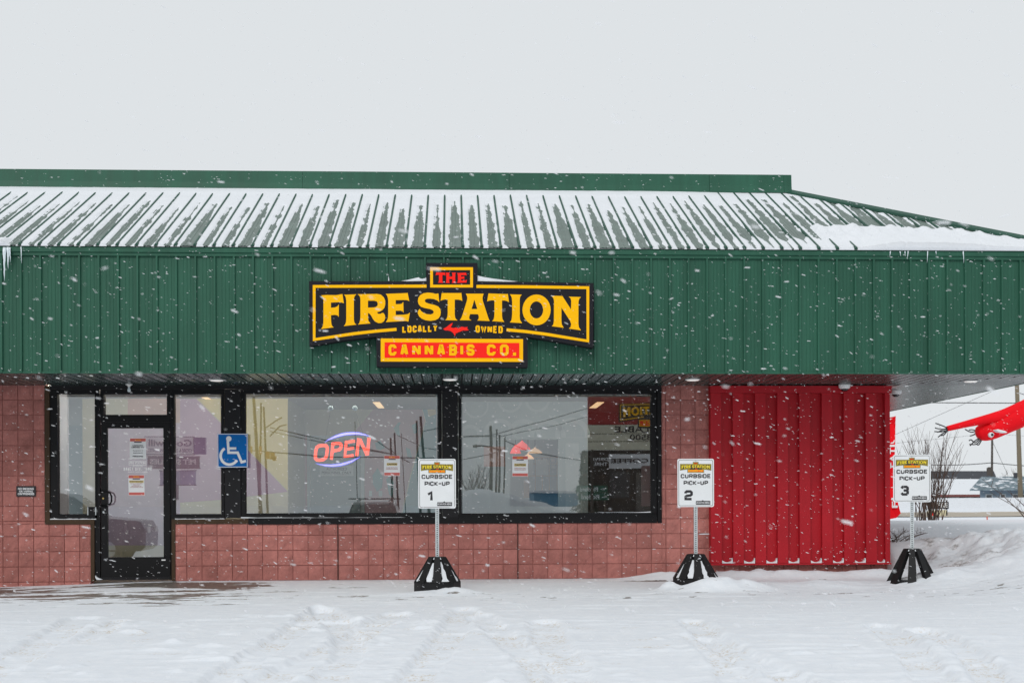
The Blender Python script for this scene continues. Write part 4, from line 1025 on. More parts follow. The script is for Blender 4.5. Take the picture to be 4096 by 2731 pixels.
# ================================================================== GROUND
def base_z(x, y):
    z = np.where(y < 0, np.maximum(0.026 * y, -0.62), 0.0)
    z = z - 0.07 * (1 - ss(-0.6, 2.6, x)) * ss(-6, -0.2, y)
    return z
def gpx(px, py):
    """pixel -> point on the sloping lot"""
    d = ray(px, py); t = 5.0
    for _ in range(40):
        p = CAM + d * t
        t += (float(base_z(p.x, p.y)) - p.z) / (d.z if abs(d.z) > 1e-5 else -1e-5)
        t = max(t, 1)
    return CAM + d * t
TR = [  # wheel tracks as picture points on the lot, half width, depth
 ([(1289, 2433), (1150, 2540), (990, 2640), (850, 2731), (700, 2840)], .13, .035),
 ([(1289, 2433), (1350, 2490), (1394, 2545), (1400, 2610), (1330, 2700), (1250, 2800)], .14, .03),
 ([(1585, 2459), (1480, 2510), (1400, 2560), (1240, 2640), (1060, 2731)], .16, .03),
 ([(1860, 2437), (1800, 2540), (1700, 2660), (1620, 2760)], .14, .035),
 ([(1916, 2459), (2030, 2555), (2130, 2640), (2230, 2760)], .13, .03),
 ([(2178, 2490), (2205, 2570), (2274, 2668), (2300, 2760)], .16, .03),
 ([(2762, 2481), (2860, 2550), (2962, 2616), (3120, 2690), (3250, 2760)], .13, .04),
 ([(2788, 2537), (2860, 2600), (2919, 2660), (2960, 2760)], .13, .03),
 ([(3685, 2520), (3780, 2550), (3859, 2598), (3930, 2660), (3985, 2760)], .13, .045),
 ([(3528, 2502), (3600, 2560), (3659, 2616), (3730, 2720)], .15, .035),
 ([(330, 2470), (230, 2530), (120, 2600), (-60, 2700)], .16, .025),
 ([(480, 2480), (400, 2530), (330, 2560)], .10, .02),
]
TRW = []
for pts, hw, dp in TR:
    P = [gpx(*p) for p in pts]; Q = []
    for a, b in zip(P[:-1], P[1:]):
        for k in range(8): Q.append(a.lerp(b, k / 8))
    Q.append(P[-1]); TRW.append((np.array([(q.x, q.y) for q in Q]), hw, dp))
hill = atr(1760, 1900, 35)
def ground(x, y):
    x = np.asarray(x, float); y = np.asarray(y, float)
    z = base_z(x, y)
    lot = ss(-22, -16, y) * (1 - ss(-.2, .6, y))
    dirt = np.zeros_like(z)
    # gentle drift and lumps
    z = z + (0.030 * (fbm(x * .55, y * .8, 1, 3) - .5) + 0.010 * (fbm(x * 2.1, y * 3.0, 3, 4) - .5)) * ss(0.2, -0.9, y)
    clump = np.clip(fbm(x * 3.3 + 5, y * 5.0, 5, 4) - .64, 0, 1) * ss(-2.4, -3.8, y) * ss(.40, .60, fbm(x * .5, y * .5, 7, 2))
    z = z + clump * 0.16
    streak = np.clip(fbm(x * 1.1, y * 6.5, 6, 4) - .57, 0, 1) * ss(-0.9, -2.0, y)
    z = z + streak * 0.05
    # wheel tracks
    for W, hw, dp in TRW:
        m0 = (x > W[:, 0].min() - .6) & (x < W[:, 0].max() + .6) & (y > W[:, 1].min() - .6) & (y < W[:, 1].max() + .6)
        if not m0.any(): continue
        xs_, ys_ = x[m0], y[m0]; best = np.full(xs_.shape, 9.0); along = np.zeros(xs_.shape); acc_ = 0.0
        for a, b in zip(W[:-1], W[1:]):
            ab = b - a; l2 = (ab ** 2).sum(); l1 = math.sqrt(l2)
            t = np.clip(((xs_ - a[0]) * ab[0] + (ys_ - a[1]) * ab[1]) / l2, 0, 1)
            dd = np.hypot(xs_ - a[0] - t * ab[0], ys_ - a[1] - t * ab[1])
            up = dd < best; best = np.where(up, dd, best); along = np.where(up, acc_ + t * l1, along); acc_ += l1
        e = best + 0.05 * (fbm(xs_ * 9, ys_ * 9, 2, 3) - .5)
        inn = 1 - ss(hw - .02, hw + .012, e)
        rimm = np.exp(-((e - hw - .055) / .05) ** 2) * np.clip(fbm(xs_ * 7 + 3, ys_ * 7, 4, 3) - .30, 0, 1) * 2.2
        tread = 0.0025 * np.sin(along * 60 + 6 * fbm(xs_ * 3, ys_ * 3, 1, 2)) * inn
        zz = z[m0]; zz = zz - inn * dp * .95 + rimm * dp * 0.42 + tread
        z[m0] = zz
        dd_ = dirt[m0]; dirt[m0] = np.maximum(dd_, inn)
    # ploughed strip along the foot of the siding
    f_ = ss(8.0, 9.1, x) * (1 - ss(12.3, 12.8, x))
    z = z + f_ * np.exp(-((y + .16) / .17) ** 2) * (0.055 + 0.09 * fbm(x * 1.7, y * 2, 3, 3)) * (y < .1) * (0.75 + .6 * fbm(x * 6, y * 9, 2, 3))
    z = z + ss(8.9, 10.2, x) * np.exp(-((y + 1.35 + .1 * np.sin(x * 2)) / .35) ** 2) * 0.075 * (0.6 + .8 * fbm(x * 3, y * 4, 7, 3))
    # snow round the sign feet
    for (sx_, sy_, h_, rx, ry) in ((S1.x + .20, S1.y - .24, .075, .32, .16), (S1.x - .25, S1.y - .25, .02, .3, .2), (S2.x + .10, S2.y - .40, .150, .36, .17), (S2.x - .37, S2.y - .22, .10, .12, .12), (S2.x + .55, S2.y - .30, .10, .35, .22), (S3.x + .35, S3.y - .10, .15, .42, .42), (S3.x - .1, S3.y - .45, .03, .4, .3)):
        z = z + h_ * np.exp(-((x - sx_) / rx) ** 2 - ((y - sy_) / ry) ** 2) * (0.8 + .4 * fbm(x * 8, y * 8, 1, 3))
    # right side: rising drift and the ploughed heap
    rise = 0.30 * ss(11.6, 14.5, x) * np.exp(-((y + 2.2) / 2.2) ** 2) * (y < 1)
    z = z + np.where(y < 1, rise, 0)
    hp_ = ss(12.15, 13.55, x + .25 * (fbm(x * 3, y * 3, 2, 3) - .5)) * np.exp(-((y + .25) / 1.25) ** 2)
    z = z + hp_ * (0.46 + 0.42 * (fbm(x * 3.0, y * 3.0, 6, 6) - .5)) * (1 + .25 * ss(13.5, 18, x))
    # behind the corner
    out_ = ss(XW - .02, XW + .25, x)
    bz = 0.20 * ss(-.3, .9, y) + 0.42 * ss(2.2, 5.0, y + .5 * np.sin(x * .9)) + .05 * (fbm(x * .7, y * .7, 3, 3) - .5)
    bz = bz + .24 * np.exp(-((x - XW - .35) / 1.0) ** 2 - ((y - 1.1) / .75) ** 2) - .10 * np.exp(-((x - XW - 1.6) / 1.2) ** 2 - ((y - 2.4) / .8) ** 2)
    bz = bz - 0.20 * ss(9, 18, y) + 0.10 * ss(20, 26, y)
    bank = 0.64 * ss(39.2, 43.5, y) - 0.4 * ss(48, 60, y)
    bz = bz + bank + .12 * ss(39, 42, y) * (fbm(x * .35, y * .6, 5, 4) - .5)
    z = np.where(y > -.3, np.where(x < XW - .05, np.where(y > .08, -0.16, z), z + bz * out_ * ss(-.3, .3, y)), z)
    z = np.where((y > 18) & (x <= XW + 2), -0.05 + bz, z)
    # ploughed hill across the lot, seen mirrored in the glass
    hc_ = x - hill.x - 1.3
    z = z + 2.8 * np.exp(-(hc_ / np.where(hc_ < 0, 1.1, 4.4)) ** 2 - ((y - hill.y) / 2.2) ** 2) * (0.85 + .3 * fbm(x * .8, y * .8, 4, 4))
    z = z + 0.55 * ss(-33, -38, y) * (0.7 + .6 * fbm(x * .25, y * .4, 2, 4))
    return z, dirt
def spaced(a, b, lo, hi, n_lo, n_hi, step):
    c = np.arange(a, b, step)
    g1 = a - np.cumsum(np.geomspace(step, (a - lo) * .28, n_lo)); g1 = g1[g1 > lo]
    g2 = c[-1] + np.cumsum(np.geomspace(step, (hi - b) * .28, n_hi)); g2 = g2[g2 < hi]
    return np.concatenate([[lo], g1[::-1], c, g2, [hi]])
gx = spaced(-2.6, 15.2, -420, 420, 60, 80, 0.034)
gy = spaced(-11.6, 1.2, -420, 420, 70, 130, 0.030)
GX, GY = np.meshgrid(gx, gy, indexing='ij')
GZ, DIRT = ground(GX, GY)
GZ = np.where(np.hypot(GX, GY) > 120, np.clip(GZ, -1, 1.2), GZ)
# bare wet paving in front of the door, and scraps of paving further along
bn = fbm(GX * 1.5 + 2, GY * 7.0, 2, 5)
reg = ss(4.6, 2.6, GX + .6 * (bn - .5)) * ss(-2.9, -1.5, GY + .28 * GX) * (1 - ss(-.10, .05, GY))
reg = np.maximum(reg, 0.55 * ss(6.2, 3.5, GX) * np.exp(-((GY + .75) / .5) ** 2))
BARE = ss(.40, .60, bn * .85 + reg * .30 - .14) * (reg > .05)
b2_ = fbm(GX * 5, GY * 14, 6, 3); BARE = np.maximum(BARE, ss(.655, .72, b2_) * np.exp(-((GY + 2.5) / .6) ** 2) * .8)
b3_ = fbm(GX * .9, GY * 9, 4, 4); BARE = np.maximum(BARE, ss(.60, .70, b3_) * np.exp(-((GY + .42) / .10) ** 2) * ss(7.5, 9, GX) * (1 - ss(12, 12.4, GX)))
GZ = GZ - BARE * 0.012
DIRT = DIRT * ss(.42, .62, fbm(GX * 4, GY * 5, 3, 4)) + 0.9 * ss(.70, .80, fbm(GX * 2.2 + 7, GY * 4, 5, 5)) * ss(-4.5, -6, GY)
HPV = ss(12.15, 13.55, GX + .25 * (fbm(GX * 3, GY * 3, 2, 3) - .5)) * np.exp(-((GY + .25) / 1.25) ** 2)
HEAP = ss(.12, .30, HPV) * (1 - .75 * ss(.65, .95, HPV)) * ss(-1.4, -.6, GY) * ss(.40, .58, fbm(GX * 5, GY * 5, 6, 5)) * (GY < 2.5) * 1.4 + .30 * ss(39.5, 41, GY) * (1 - ss(47, 50, GY))
def snow_ground_mat():
    m = bpy.data.materials.new('trodden_snow'); m.use_nodes = True
    n = m.node_tree.nodes; l = m.node_tree.links; p = n['Principled BSDF']
    g = n.new('ShaderNodeNewGeometry')
    def noise(sc, det=5, st=None):
        t = n.new('ShaderNodeTexNoise'); t.inputs['Scale'].default_value = sc; t.inputs['Detail'].default_value = det; t.inputs['Roughness'].default_value = .65
        if st:
            mp = n.new('ShaderNodeMapping'); mp.inputs['Scale'].default_value = st; l.new(g.outputs['Position'], mp.inputs[0]); l.new(mp.outputs[0], t.inputs['Vector'])
        else: l.new(g.outputs['Position'], t.inputs['Vector'])
        return t.outputs['Fac']
    def attr(nm):
        a = n.new('ShaderNodeAttribute'); a.attribute_name = nm; return a.outputs['Fac']
    def mth(op, a, b):
        q = n.new('ShaderNodeMath'); q.operation = op
        for i, s_ in enumerate((a, b)):
            if isinstance(s_, (int, float)): q.inputs[i].default_value = s_
            else: l.new(s_, q.inputs[i])
        return q.outputs[0]
    def rng(v, a, b, c=0, d=1):
        q = n.new('ShaderNodeMapRange'); q.inputs['From Min'].default_value = a; q.inputs['From Max'].default_value = b; q.inputs['To Min'].default_value = c; q.inputs['To Max'].default_value = d; l.new(v, q.inputs['Value']); return q.outputs[0]
    def mixc(f, a, b):
        q = n.new('ShaderNodeMix'); q.data_type = 'RGBA'; l.new(f, q.inputs[0])
        for i, s_ in ((6, a), (7, b)):
            if isinstance(s_, tuple): q.inputs[i].default_value = (*s_, 1)
            else: l.new(s_, q.inputs[i])
        return q.outputs[2]
    fine = noise(70, 4); med = noise(9, 5)
    snow = mixc(rng(med, .35, .65), (0.745, 0.782, 0.832), (0.805, 0.832, 0.872))
    sand = mixc(rng(fine, .4, .6), (0.52, 0.44, 0.34), (0.74, 0.70, 0.64))
    dm = mth('MULTIPLY', attr('dirt'), rng(noise(30, 5), .50, .64))
    c1 = mixc(dm, snow, sand)
    grey = mixc(rng(noise(18, 6), .42, .62), (0.34, 0.33, 0.33), (0.74, 0.74, 0.76))
    c2 = mixc(mth('MULTIPLY', attr('heap'), rng(noise(7, 6), .40, .60)), c1, grey)
    pave = mixc(rng(noise(14, 6, (1, 3, 1)), .38, .62), (0.085, 0.075, 0.066), (0.24, 0.21, 0.18))
    bm = rng(mth('ADD', attr('bare'), mth('MULTIPLY', mth('SUBTRACT', noise(20, 6, (.35, 1.8, 1)), .5), 2.2)), .45, .75)
    c3 = mixc(bm, c2, pave)
    l.new(c3, p.inputs['Base Color'])
    l.new(rng(bm, 0, 1, .88, .38), p.inputs['Roughness']); p.inputs['Specular IOR Level'].default_value = .3
    bp = n.new('ShaderNodeBump'); bp.inputs['Strength'].default_value = .40; bp.inputs['Distance'].default_value = .008
    l.new(mth('ADD', mth('MULTIPLY', fine, .5), noise(24, 6, (1, 1.8, 1))), bp.inputs['Height']); l.new(bp.outputs[0], p.inputs['Normal'])
    return m
M_ground = snow_ground_mat()
gr = np_mesh('ground', np.stack([GX, GY, GZ], -1).reshape(-1, 3), grid_faces(len(gx), len(gy)), M_ground)
for nm, A_ in (('bare', BARE), ('dirt', DIRT), ('heap', HEAP)):
    at_ = gr.data.attributes.new(nm, 'FLOAT', 'POINT'); at_.data.foreach_set('value', np.asarray(A_, np.float32).ravel())
tag(gr, 'snow-covered lot with wheel tracks, drifts and ploughed banks', kind='structure')

# --- the road across the field, on the same gentle ground
rx = np.linspace(-80, 160, 240); ry = np.linspace(24.5, 39.6, 16)
RX, RY = np.meshgrid(rx, ry, indexing='ij'); RZ = ground(RX, RY)[0] + 0.02
M_road = mat('slushy_road', (0.42, 0.37, 0.30), .8, var=.35, vscale=.9, stretch=(.25, 1.6, 1))
rd = np_mesh('road', np.stack([RX, RY, RZ], -1).reshape(-1, 3), grid_faces(240, 16), M_road); tag(rd, 'brown slushy road beyond the snow field', kind='structure')

# ================================================================== PAST THE CORNER
def gz(x, y): return float(ground(np.array([x]), np.array([y]))[0][0])
def put(px, Y): p = at(px, 2000, Y); return Vector((p.x, Y, gz(p.x, Y)))
# feather flag
YF = 12.0
fr = empty('feather_flag', put(3568, YF), 'red feather flag with white FIRE STATION lettering behind the shop corner', 'flag')
fl = MB(); outl = [(3522, 1690), (3545, 1672), (3583, 1664), (3582, 1700), (3581, 1760), (3578, 1850), (3580, 1950), (3594, 2020), (3603, 2052), (3586, 2070), (3556, 2076), (3534, 2072), (3528, 1950), (3524, 1800)]
fcl = fl.prism(outl, lambda a, b: at(a, b, YF + .10 * math.sin(b * .03)), (0, .004, 0)).build('cloth', M_tube, fr)
t_ = MB()
def flagmap(a, b): return at(a, b, YF + .10 * math.sin(b * .03) - .006)
for ch, b0, b1 in (('F', 2030, 2004), ('I', 1999, 1990), ('R', 1985, 1955), ('E', 1950, 1924), ('S', 1908, 1882), ('T', 1879, 1851), ('A', 1848, 1818), ('T', 1815, 1790), ('I', 1786, 1778), ('O', 1774, 1748), ('N', 1744, 1716)):
    v, f = text2d(ch, .03)
    t_.add([flagmap(3583 - bb * 23 + (b0 - 1860) * .045, b0 + (b1 - b0) * aa) for aa, bb in v], f)
t_.build('lettering', M_white, fr)
t_ = MB(); t_.prism([(3560, 1672), (3584, 1662), (3583, 1667), (3560, 1679)], lambda a, b: at(a, b, YF - .006)); t_.build('hem', M_white, fr)
pb = put(3524, YF); MB().tube([pb, at(3523, 1800, YF), at(3520, 1690, YF)], .015, 8).build('pole', M_black, fr)

# inflatable dancer
YT = 11.0
td = empty('inflatable_dancer', put(4430, YT), 'red inflatable tube dancer blown over sideways, head and arm hanging left', 'inflatable')
def path(pp, sub=6):
    P = [Vector(p) for p in pp]; o_ = []
    for i in range(len(P) - 1):
        p0, p1, p2, p3 = P[max(i - 1, 0)], P[i], P[i + 1], P[min(i + 2, len(P) - 1)]
        for k in range(sub):
            t = k / sub
            o_.append(0.5 * ((2 * p1) + (p2 - p0) * t + (2 * p0 - 5 * p1 + 4 * p2 - p3) * t * t + (3 * p1 - p0 - 3 * p2 + p3) * t ** 3))
    o_.append(P[-1]); return o_
def interp(a, n_): return list(np.interp(np.linspace(0, len(a) - 1, n_), range(len(a)), a))
sc_ = (YT - CAM.y) / FPX
bp_ = path([tuple(at(4430, 2050, YT)), tuple(at(4425, 1850, YT)), tuple(at(4390, 1690, YT)), tuple(at(4290, 1615, YT)), tuple(at(4180, 1622, YT)), tuple(at(4095, 1655, YT)), tuple(at(4020, 1690, YT)), tuple(at(3965, 1716, YT)), tuple(at(3935, 1727, YT)), tuple(at(3912, 1733, YT)), tuple(at(3904, 1735, YT))])
MB().tube(bp_, [r_ * sc_ for r_ in interp([62, 60, 58, 58, 55, 50, 46, 43, 38, 26, 3], len(bp_))], 20).build('body', M_tube, td, smooth=True)
ap = path([tuple(at(4110, 1622, YT - .05)), tuple(at(4020, 1657, YT - .1)), tuple(at(3950, 1675, YT - .2)), tuple(at(3870, 1694, YT - .25)), tuple(at(3789, 1714, YT - .3))])
MB().tube(ap, [r_ * sc_ for r_ in interp([30, 24, 19, 14, 10.5], len(ap))], 14).build('arm', M_tube, td, smooth=True)
ap2 = path([tuple(at(4080, 1650, YT + .3)), tuple(at(4000, 1690, YT + .35)), tuple(at(3925, 1715, YT + .35)), tuple(at(3905, 1718, YT + .35))])
MB().tube(ap2, [r_ * sc_ for r_ in interp([26, 18, 13, 10], len(ap2))], 12).build('arm', M_tube, td, smooth=True)
def tassel(name, pts_list, Y):
    m_ = MB()
    for pts in pts_list:
        pp = path([tuple(at(a, b, Y)) for a, b in pts], 3); m_.tube(pp, .014, 5)
    return m_.build(name, M_ink, td)
tassel('fingers', [[(3792, 1714), (3775, 1704), (3742, 1692)], [(3792, 1715), (3770, 1716), (3744, 1712), (3742, 1709)], [(3792, 1718), (3765, 1726), (3738, 1725)], [(3790, 1720), (3768, 1735), (3752, 1748)], [(3790, 1722), (3776, 1738), (3764, 1741)], [(3788, 1712), (3772, 1718), (3750, 1728)]], YT - .3)
tassel('fingers', [[(3908, 1722), (3885, 1728), (3860, 1716)], [(3908, 1726), (3895, 1738), (3880, 1743)], [(3910, 1724), (3890, 1718), (3876, 1719)]], YT + .34)
tassel('hair', [[(3918, 1755), (3900, 1770), (3885, 1758), (3876, 1762)], [(3922, 1758), (3905, 1776), (3878, 1776)], [(3926, 1760), (3915, 1778), (3908, 1777)], [(3915, 1752), (3898, 1764), (3880, 1782)]], YT - .1)
ec = at(3966, 1738, YT - .36)
eo = MB().lathe(ec + Vector((0, -.0, 0)), [(.058, .06), (.056, .0), (.04, -.010), (.01, -.012)], 18, 'y').build('eye', M_white, td, smooth=True)
MB().lathe(ec + Vector((.012, -.006, 0)), [(.032, 0), (.030, -.010), (.01, -.011)], 14, 'y').build('pupil', M_ink, eo)
me_ = MB(); me_.prism([(3984, 1719), (3992, 1716), (4018, 1722), (4030, 1728), (4024, 1731), (3996, 1726)], lambda a, b: at(a, b, YT - .50), (0, .2, 0)); me_.build('mouth', M_white, td)
MB().box(put(4430, YT).x - .35, put(4430, YT).x + .35, YT - .3, YT + .3, put(4430, YT).z - .1, put(4430, YT).z + .3).build('blower', M_black, td)

# bare shrub and twigs
def shrub(name, base, n_, hgt, spread, r0, label, seed, cat='shrub', lean=0.0, droop=False):
    rs = random.Random(seed); r_ = empty(name, base, label, cat); m_ = MB(); tw = MB()
    for k in range(n_):
        a = rs.uniform(0, 2 * math.pi); s_ = spread * (.25 + .75 * rs.random()); hh = hgt * (0.55 + .45 * rs.random() ** .7)
        p = Vector(base) + Vector((rs.uniform(-.25, .25) * spread, rs.uniform(-.2, .2) * spread, -.1))
        d = Vector((math.cos(a) * s_ + lean, math.sin(a) * s_ * .5, hh)); pts = [p]
        for q in range(1, 7):
            f_ = q / 6; pts.append(p + Vector((d.x * f_ ** 1.3, d.y * f_, d.z * (f_ - (.35 * f_ * f_ if droop else 0)))) + Vector((rs.uniform(-.025, .025), rs.uniform(-.025, .025), 0)) * hgt * .7)
        m_.tube(pts, [r0 * (1 - .85 * q / 6) + .002 for q in range(7)], 4)
        for q in range(2, 6):
            for _ in range(2):
                b = pts[q]; L_ = hgt * rs.uniform(.10, .26); aa = rs.uniform(0, 2 * math.pi)
                e = b + Vector((math.cos(aa) * .45, math.sin(aa) * .3, .9)) * L_
                tw.tube([b, b.lerp(e, .5) + Vector((0, 0, -.02)), e], [r0 * .35, r0 * .25, .0015], 3, cap=False)
    m_.build('stems', M_bark, r_)['kind'] = 'stuff'; tw.build('twigs', M_bark, r_)['kind'] = 'stuff'
    return r_
YSB = 14.0
shrub('bare_shrub', put(3715, YSB) + Vector((0, 0, -.05)), 44, 2.55, 0.95, .013, 'tall bare multi-stemmed shrub rising behind sign number 3', 3)
shrub('bare_twigs', put(3575, .9), 16, .45, .42, .006, 'tangle of bare twigs at the foot of the shop corner', 5, 'shrub', lean=.05, droop=True)
shrub('bare_twigs', put(3700, 1.3), 4, .26, .30, .004, 'few dry twigs poking from the snow behind sign number 3', 6, 'shrub', droop=True)
shrub('bare_tree', put(4130, 20), 3, 1.5, 1.2, .02, 'bare branches reaching in at the right edge', 12, 'tree', lean=-.5)
shrub('bare_tree', put(4050, 120), 14, 4.2, 2.6, .05, 'faint bare tree above the blue house roof', 13, 'tree')

# banner in the shrub, stake, poles, wires
YBN = 26.0
bn_ = empty('banner_sign', put(3755, YBN), 'black banner sign with white lettering behind the bare shrub', 'sign')
bpm = lambda a, b: at(a, b, YBN)
MB().prism([(3712, 2006), (3795, 2006), (3795, 2034), (3712, 2036)], bpm, (0, .06, 0)).build('board', M_ink, bn_)
MB().prism([(3714, 2040), (3786, 2038), (3782, 2066), (3714, 2068)], bpm, (0, .06, 0)).build('board', mat('cream_board', (.62, .58, .40), .6), bn_)
MB().prism([(3716, 2044), (3735, 2044), (3732, 2062), (3716, 2064)], lambda a, b: at(a, b, YBN - .01)).build('picture', M_sred, bn_)
m_ = MB(); put_text(m_, 'FIRE', (3748, 2010, 3790, 2028), lambda a, b: at(a, b, YBN - .01), .03); m_.build('lettering', M_white, bn_)
for xx in (3714, 3786): pbox(MB(), xx, 2000, xx + 4, 2085, YBN + .07, YBN + .12).build('post', M_black, bn_)
a = at(3950, 2096, 15); tag(MB().tube([Vector((a.x, 15, gz(a.x, 15) - .1)), Vector((a.x - .01, 15, gz(a.x, 15) + .17))], .016, 6).build('marker_stake', mat('orange_stake', (.75, .09, .03), .6)), 'thin orange marker stake in the snow field', 'stake')
def pole(name, x0, y0, x1, y1, Y, r_, m_, label, group, extra=None, ref=False):
    f = atr if ref else at
    a, b = f(x0, y0, Y), f(x1, y1, Y)
    b.z = min(b.z, gz(b.x, b.y)) - .2
    if ref: r_ = r_ * .55
    rt = empty(name, b, label, 'utility pole', group)
    MB().tube([b, a], [r_ * 1.15, r_ * .85], 10).build('shaft', m_, rt, smooth=True)
    if extra: extra(rt, a, b)
    return rt
def ex1(rt, a, b):
    p = at(4078, 1580, 46); MB().tube([p + Vector((0, 0, .1)), p + Vector((.25, -.1, .0)), p + Vector((.9, -.1, .25))], .02, 5).build('bracket', M_wire, rt)
pole('utility_pole', 4060, 1300, 4085, 2066, 46, .105, M_wood, 'stout brown utility pole at the right edge of the view', 'utility poles', ex1)
def ex2(rt, a, b):
    p = at(3957, 1885, 100); MB().lathe(p, [(.22, -.35), (.24, .3), (.1, .4)], 10).build('transformer', M_wood2, rt)
pole('utility_pole', 3969, 1690, 3967, 2010, 100, .10, M_wood2, 'slim grey utility pole with a transformer over the far roofs', 'utility poles', ex2)
def wire(pts, Y, r_, label, ref=False, sag=0.0):
    f = atr if ref else at
    P = [f(*p, Y) for p in pts]; Q = []
    for a, b in zip(P[:-1], P[1:]):
        for k in range(10):
            t = k / 10; Q.append(a.lerp(b, t) + Vector((0, 0, -sag * 4 * t * (1 - t))))
    Q.append(P[-1])
    tag(MB().tube(Q, r_, 4).build('power_line', M_wire), label, 'power line', 'overhead wires mirrored in the glass' if ref else 'overhead wires past the corner')
wire([(3440, 1608), (4066, 1612), (4300, 1616)], 45.9, .022, 'thick level wire just under the side eave')
wire([(3300, 1860), (3582, 1737), (3950, 1573), (4200, 1460)], 60, .010, 'faint wire slanting up across the sky to the eave')
wire([(3300, 1872), (3716, 1858), (3965, 1850), (4300, 1870)], 99.9, .035, 'far wire meeting the slim grey pole', sag=.1)
wire([(3300, 1800), (3600, 1770), (3966, 1733), (4300, 1760)], 99.8, .010, 'faint high wire behind the inflatable head')
wire([(3972, 1770), (4030, 1895)], 99.7, .02, 'guy wire running down from the slim grey pole')

# far buildings
M_slate = mat('dark_slate', (.05, .054, .064), .8, var=.2, vscale=2)
M_bluew = mat('blue_grey_siding', (.19, .25, .31), .8, var=.15, vscale=1.5)
M_redf = mat('dull_red_fascia', (.16, .05, .045), .8)
def shingle_mat():
    m = mat('snow_patched_shingle', (.17, .22, .25), .85, var=.45, vscale=2.2, stretch=(1, 1, 3), spec=.1)
    n = m.node_tree.nodes; l = m.node_tree.links; p = n['Principled BSDF']
    src = p.inputs['Base Color'].links[0].from_socket
    g = n.new('ShaderNodeNewGeometry'); t = n.new('ShaderNodeTexNoise'); t.inputs['Scale'].default_value = 1.5; t.inputs['Detail'].default_value = 5
    l.new(g.outputs['Position'], t.inputs['Vector']); mr = n.new('ShaderNodeMapRange'); mr.inputs['From Min'].default_value = .55; mr.inputs['From Max'].default_value = .60
    l.new(t.outputs['Fac'], mr.inputs['Value']); mx = n.new('ShaderNodeMix'); mx.data_type = 'RGBA'; l.new(mr.outputs[0], mx.inputs[0]); l.new(src, mx.inputs[6]); mx.inputs[7].default_value = (.8, .82, .86, 1)
    l.new(mx.outputs[2], p.inputs['Base Color']); return m
M_shing = shingle_mat()
M_pane = mat('far_window_pane', (.03, .035, .04), .15, var=0, spec=.8)
Yh = 78.0
h0 = at(3922, 2030, Yh); HS = (Yh - CAM.y) / FPX
bh = empty('blue_house', (h0.x, Yh, h0.z - .4), 'blue-grey house with snow-patched shingle roof beyond the road', 'building', rz=-.38); ORG[bh.name] = Vector((0, 0, 0))
hz = lambda py: (2030 - py) * HS + .4
MB().box(0, 11, 0, 8, -.6, hz(1955)).build('wall', M_bluew, bh)
rf_ = MB().add([(-.75, -.7, hz(1957)), (11.7, -.7, hz(1957)), (10.5, 4, hz(1900)), (.1, 4, hz(1900)), (-.75, 8.7, hz(1957)), (11.7, 8.7, hz(1957)), (-.75, -.7, hz(1960)), (11.7, -.7, hz(1960)), (-.75, 8.7, hz(1960))], [(0, 1, 2, 3), (3, 2, 5, 4), (0, 3, 4), (6, 7, 1, 0), (8, 6, 0, 4), (1, 5, 2)]).build('roof', M_shing, bh)
MB().box(2.4, 2.7, 3.4, 3.7, hz(1906), hz(1885)).build('chimney', M_slate, rf_)
for (q0, q1) in ((.35, .85), (1.35, 1.75), (2.2, 3.1), (4.2, 5.2)):
    wn = MB().box(q0, q1, -.05, -.002, .1, hz(1974)).build('window', mat('pale_trim', (.42, .46, .48), .7), bh)
    MB().box(q0 + .07, q1 - .07, -.07, -.052, .1, hz(1978)).build('pane', M_pane, wn)
Yg = 112.0
gh = empty('long_low_building', put(3800, Yg), 'long low building with snowy roof and dark red eave beyond the road', 'building')
B0 = at(3500, 2030, Yg); B1 = at(3925, 2030, Yg)
MB().box(B0.x, B1.x, Yg, Yg + 10, B0.z - .5, at(3700, 1985, Yg).z).build('wall', M_slate, gh)
pbox(MB(), 3480, 1978, 3930, 1986, Yg - .6, Yg - .4).build('eave', M_redf, gh)
MB().add([at(3480, 1978, Yg - .6), at(3930, 1978, Yg - .6), at(3930, 1915, Yg + 9), at(3480, 1915, Yg + 9)], [(0, 1, 2, 3)]).build('roof', M_snow, gh)
for q0 in (3730, 3800, 3860): 
    wn = pbox(MB(), q0, 1988, q0 + 36, 2010, Yg - .05, Yg - .002).build('window', mat('pale_trim', (.36, .40, .42), .7), gh)
    pbox(MB(), q0 + 2, 1990, q0 + 34, 2010, Yg - .08, Yg - .052).build('pane', M_pane, wn)
Yk = 124.0
dk = empty('dark_roofed_building', put(3850, Yk), 'building with a dark slate mansard roof behind the long low one', 'building')
MB().add([at(3480, 1922, Yk), at(3930, 1922, Yk), at(3975, 1883, Yk + 2), at(3480, 1883, Yk + 2), at(3984, 1904, Yk + 1), at(3980, 1922, Yk + 9), at(3975, 1883, Yk + 9), at(3480, 1883, Yk + 9)], [(0, 1, 4, 2, 3), (1, 5, 6, 2, 4), (3, 2, 6, 7)]).build('roof', M_slate, dk)
k0 = at(3480, 1922, Yk + .3); k1 = at(3930, 2040, Yk + .3); MB().box(k0.x, k1.x, Yk + .3, Yk + 9, k1.z - 1, k0.z).build('wall', M_bluew, dk)

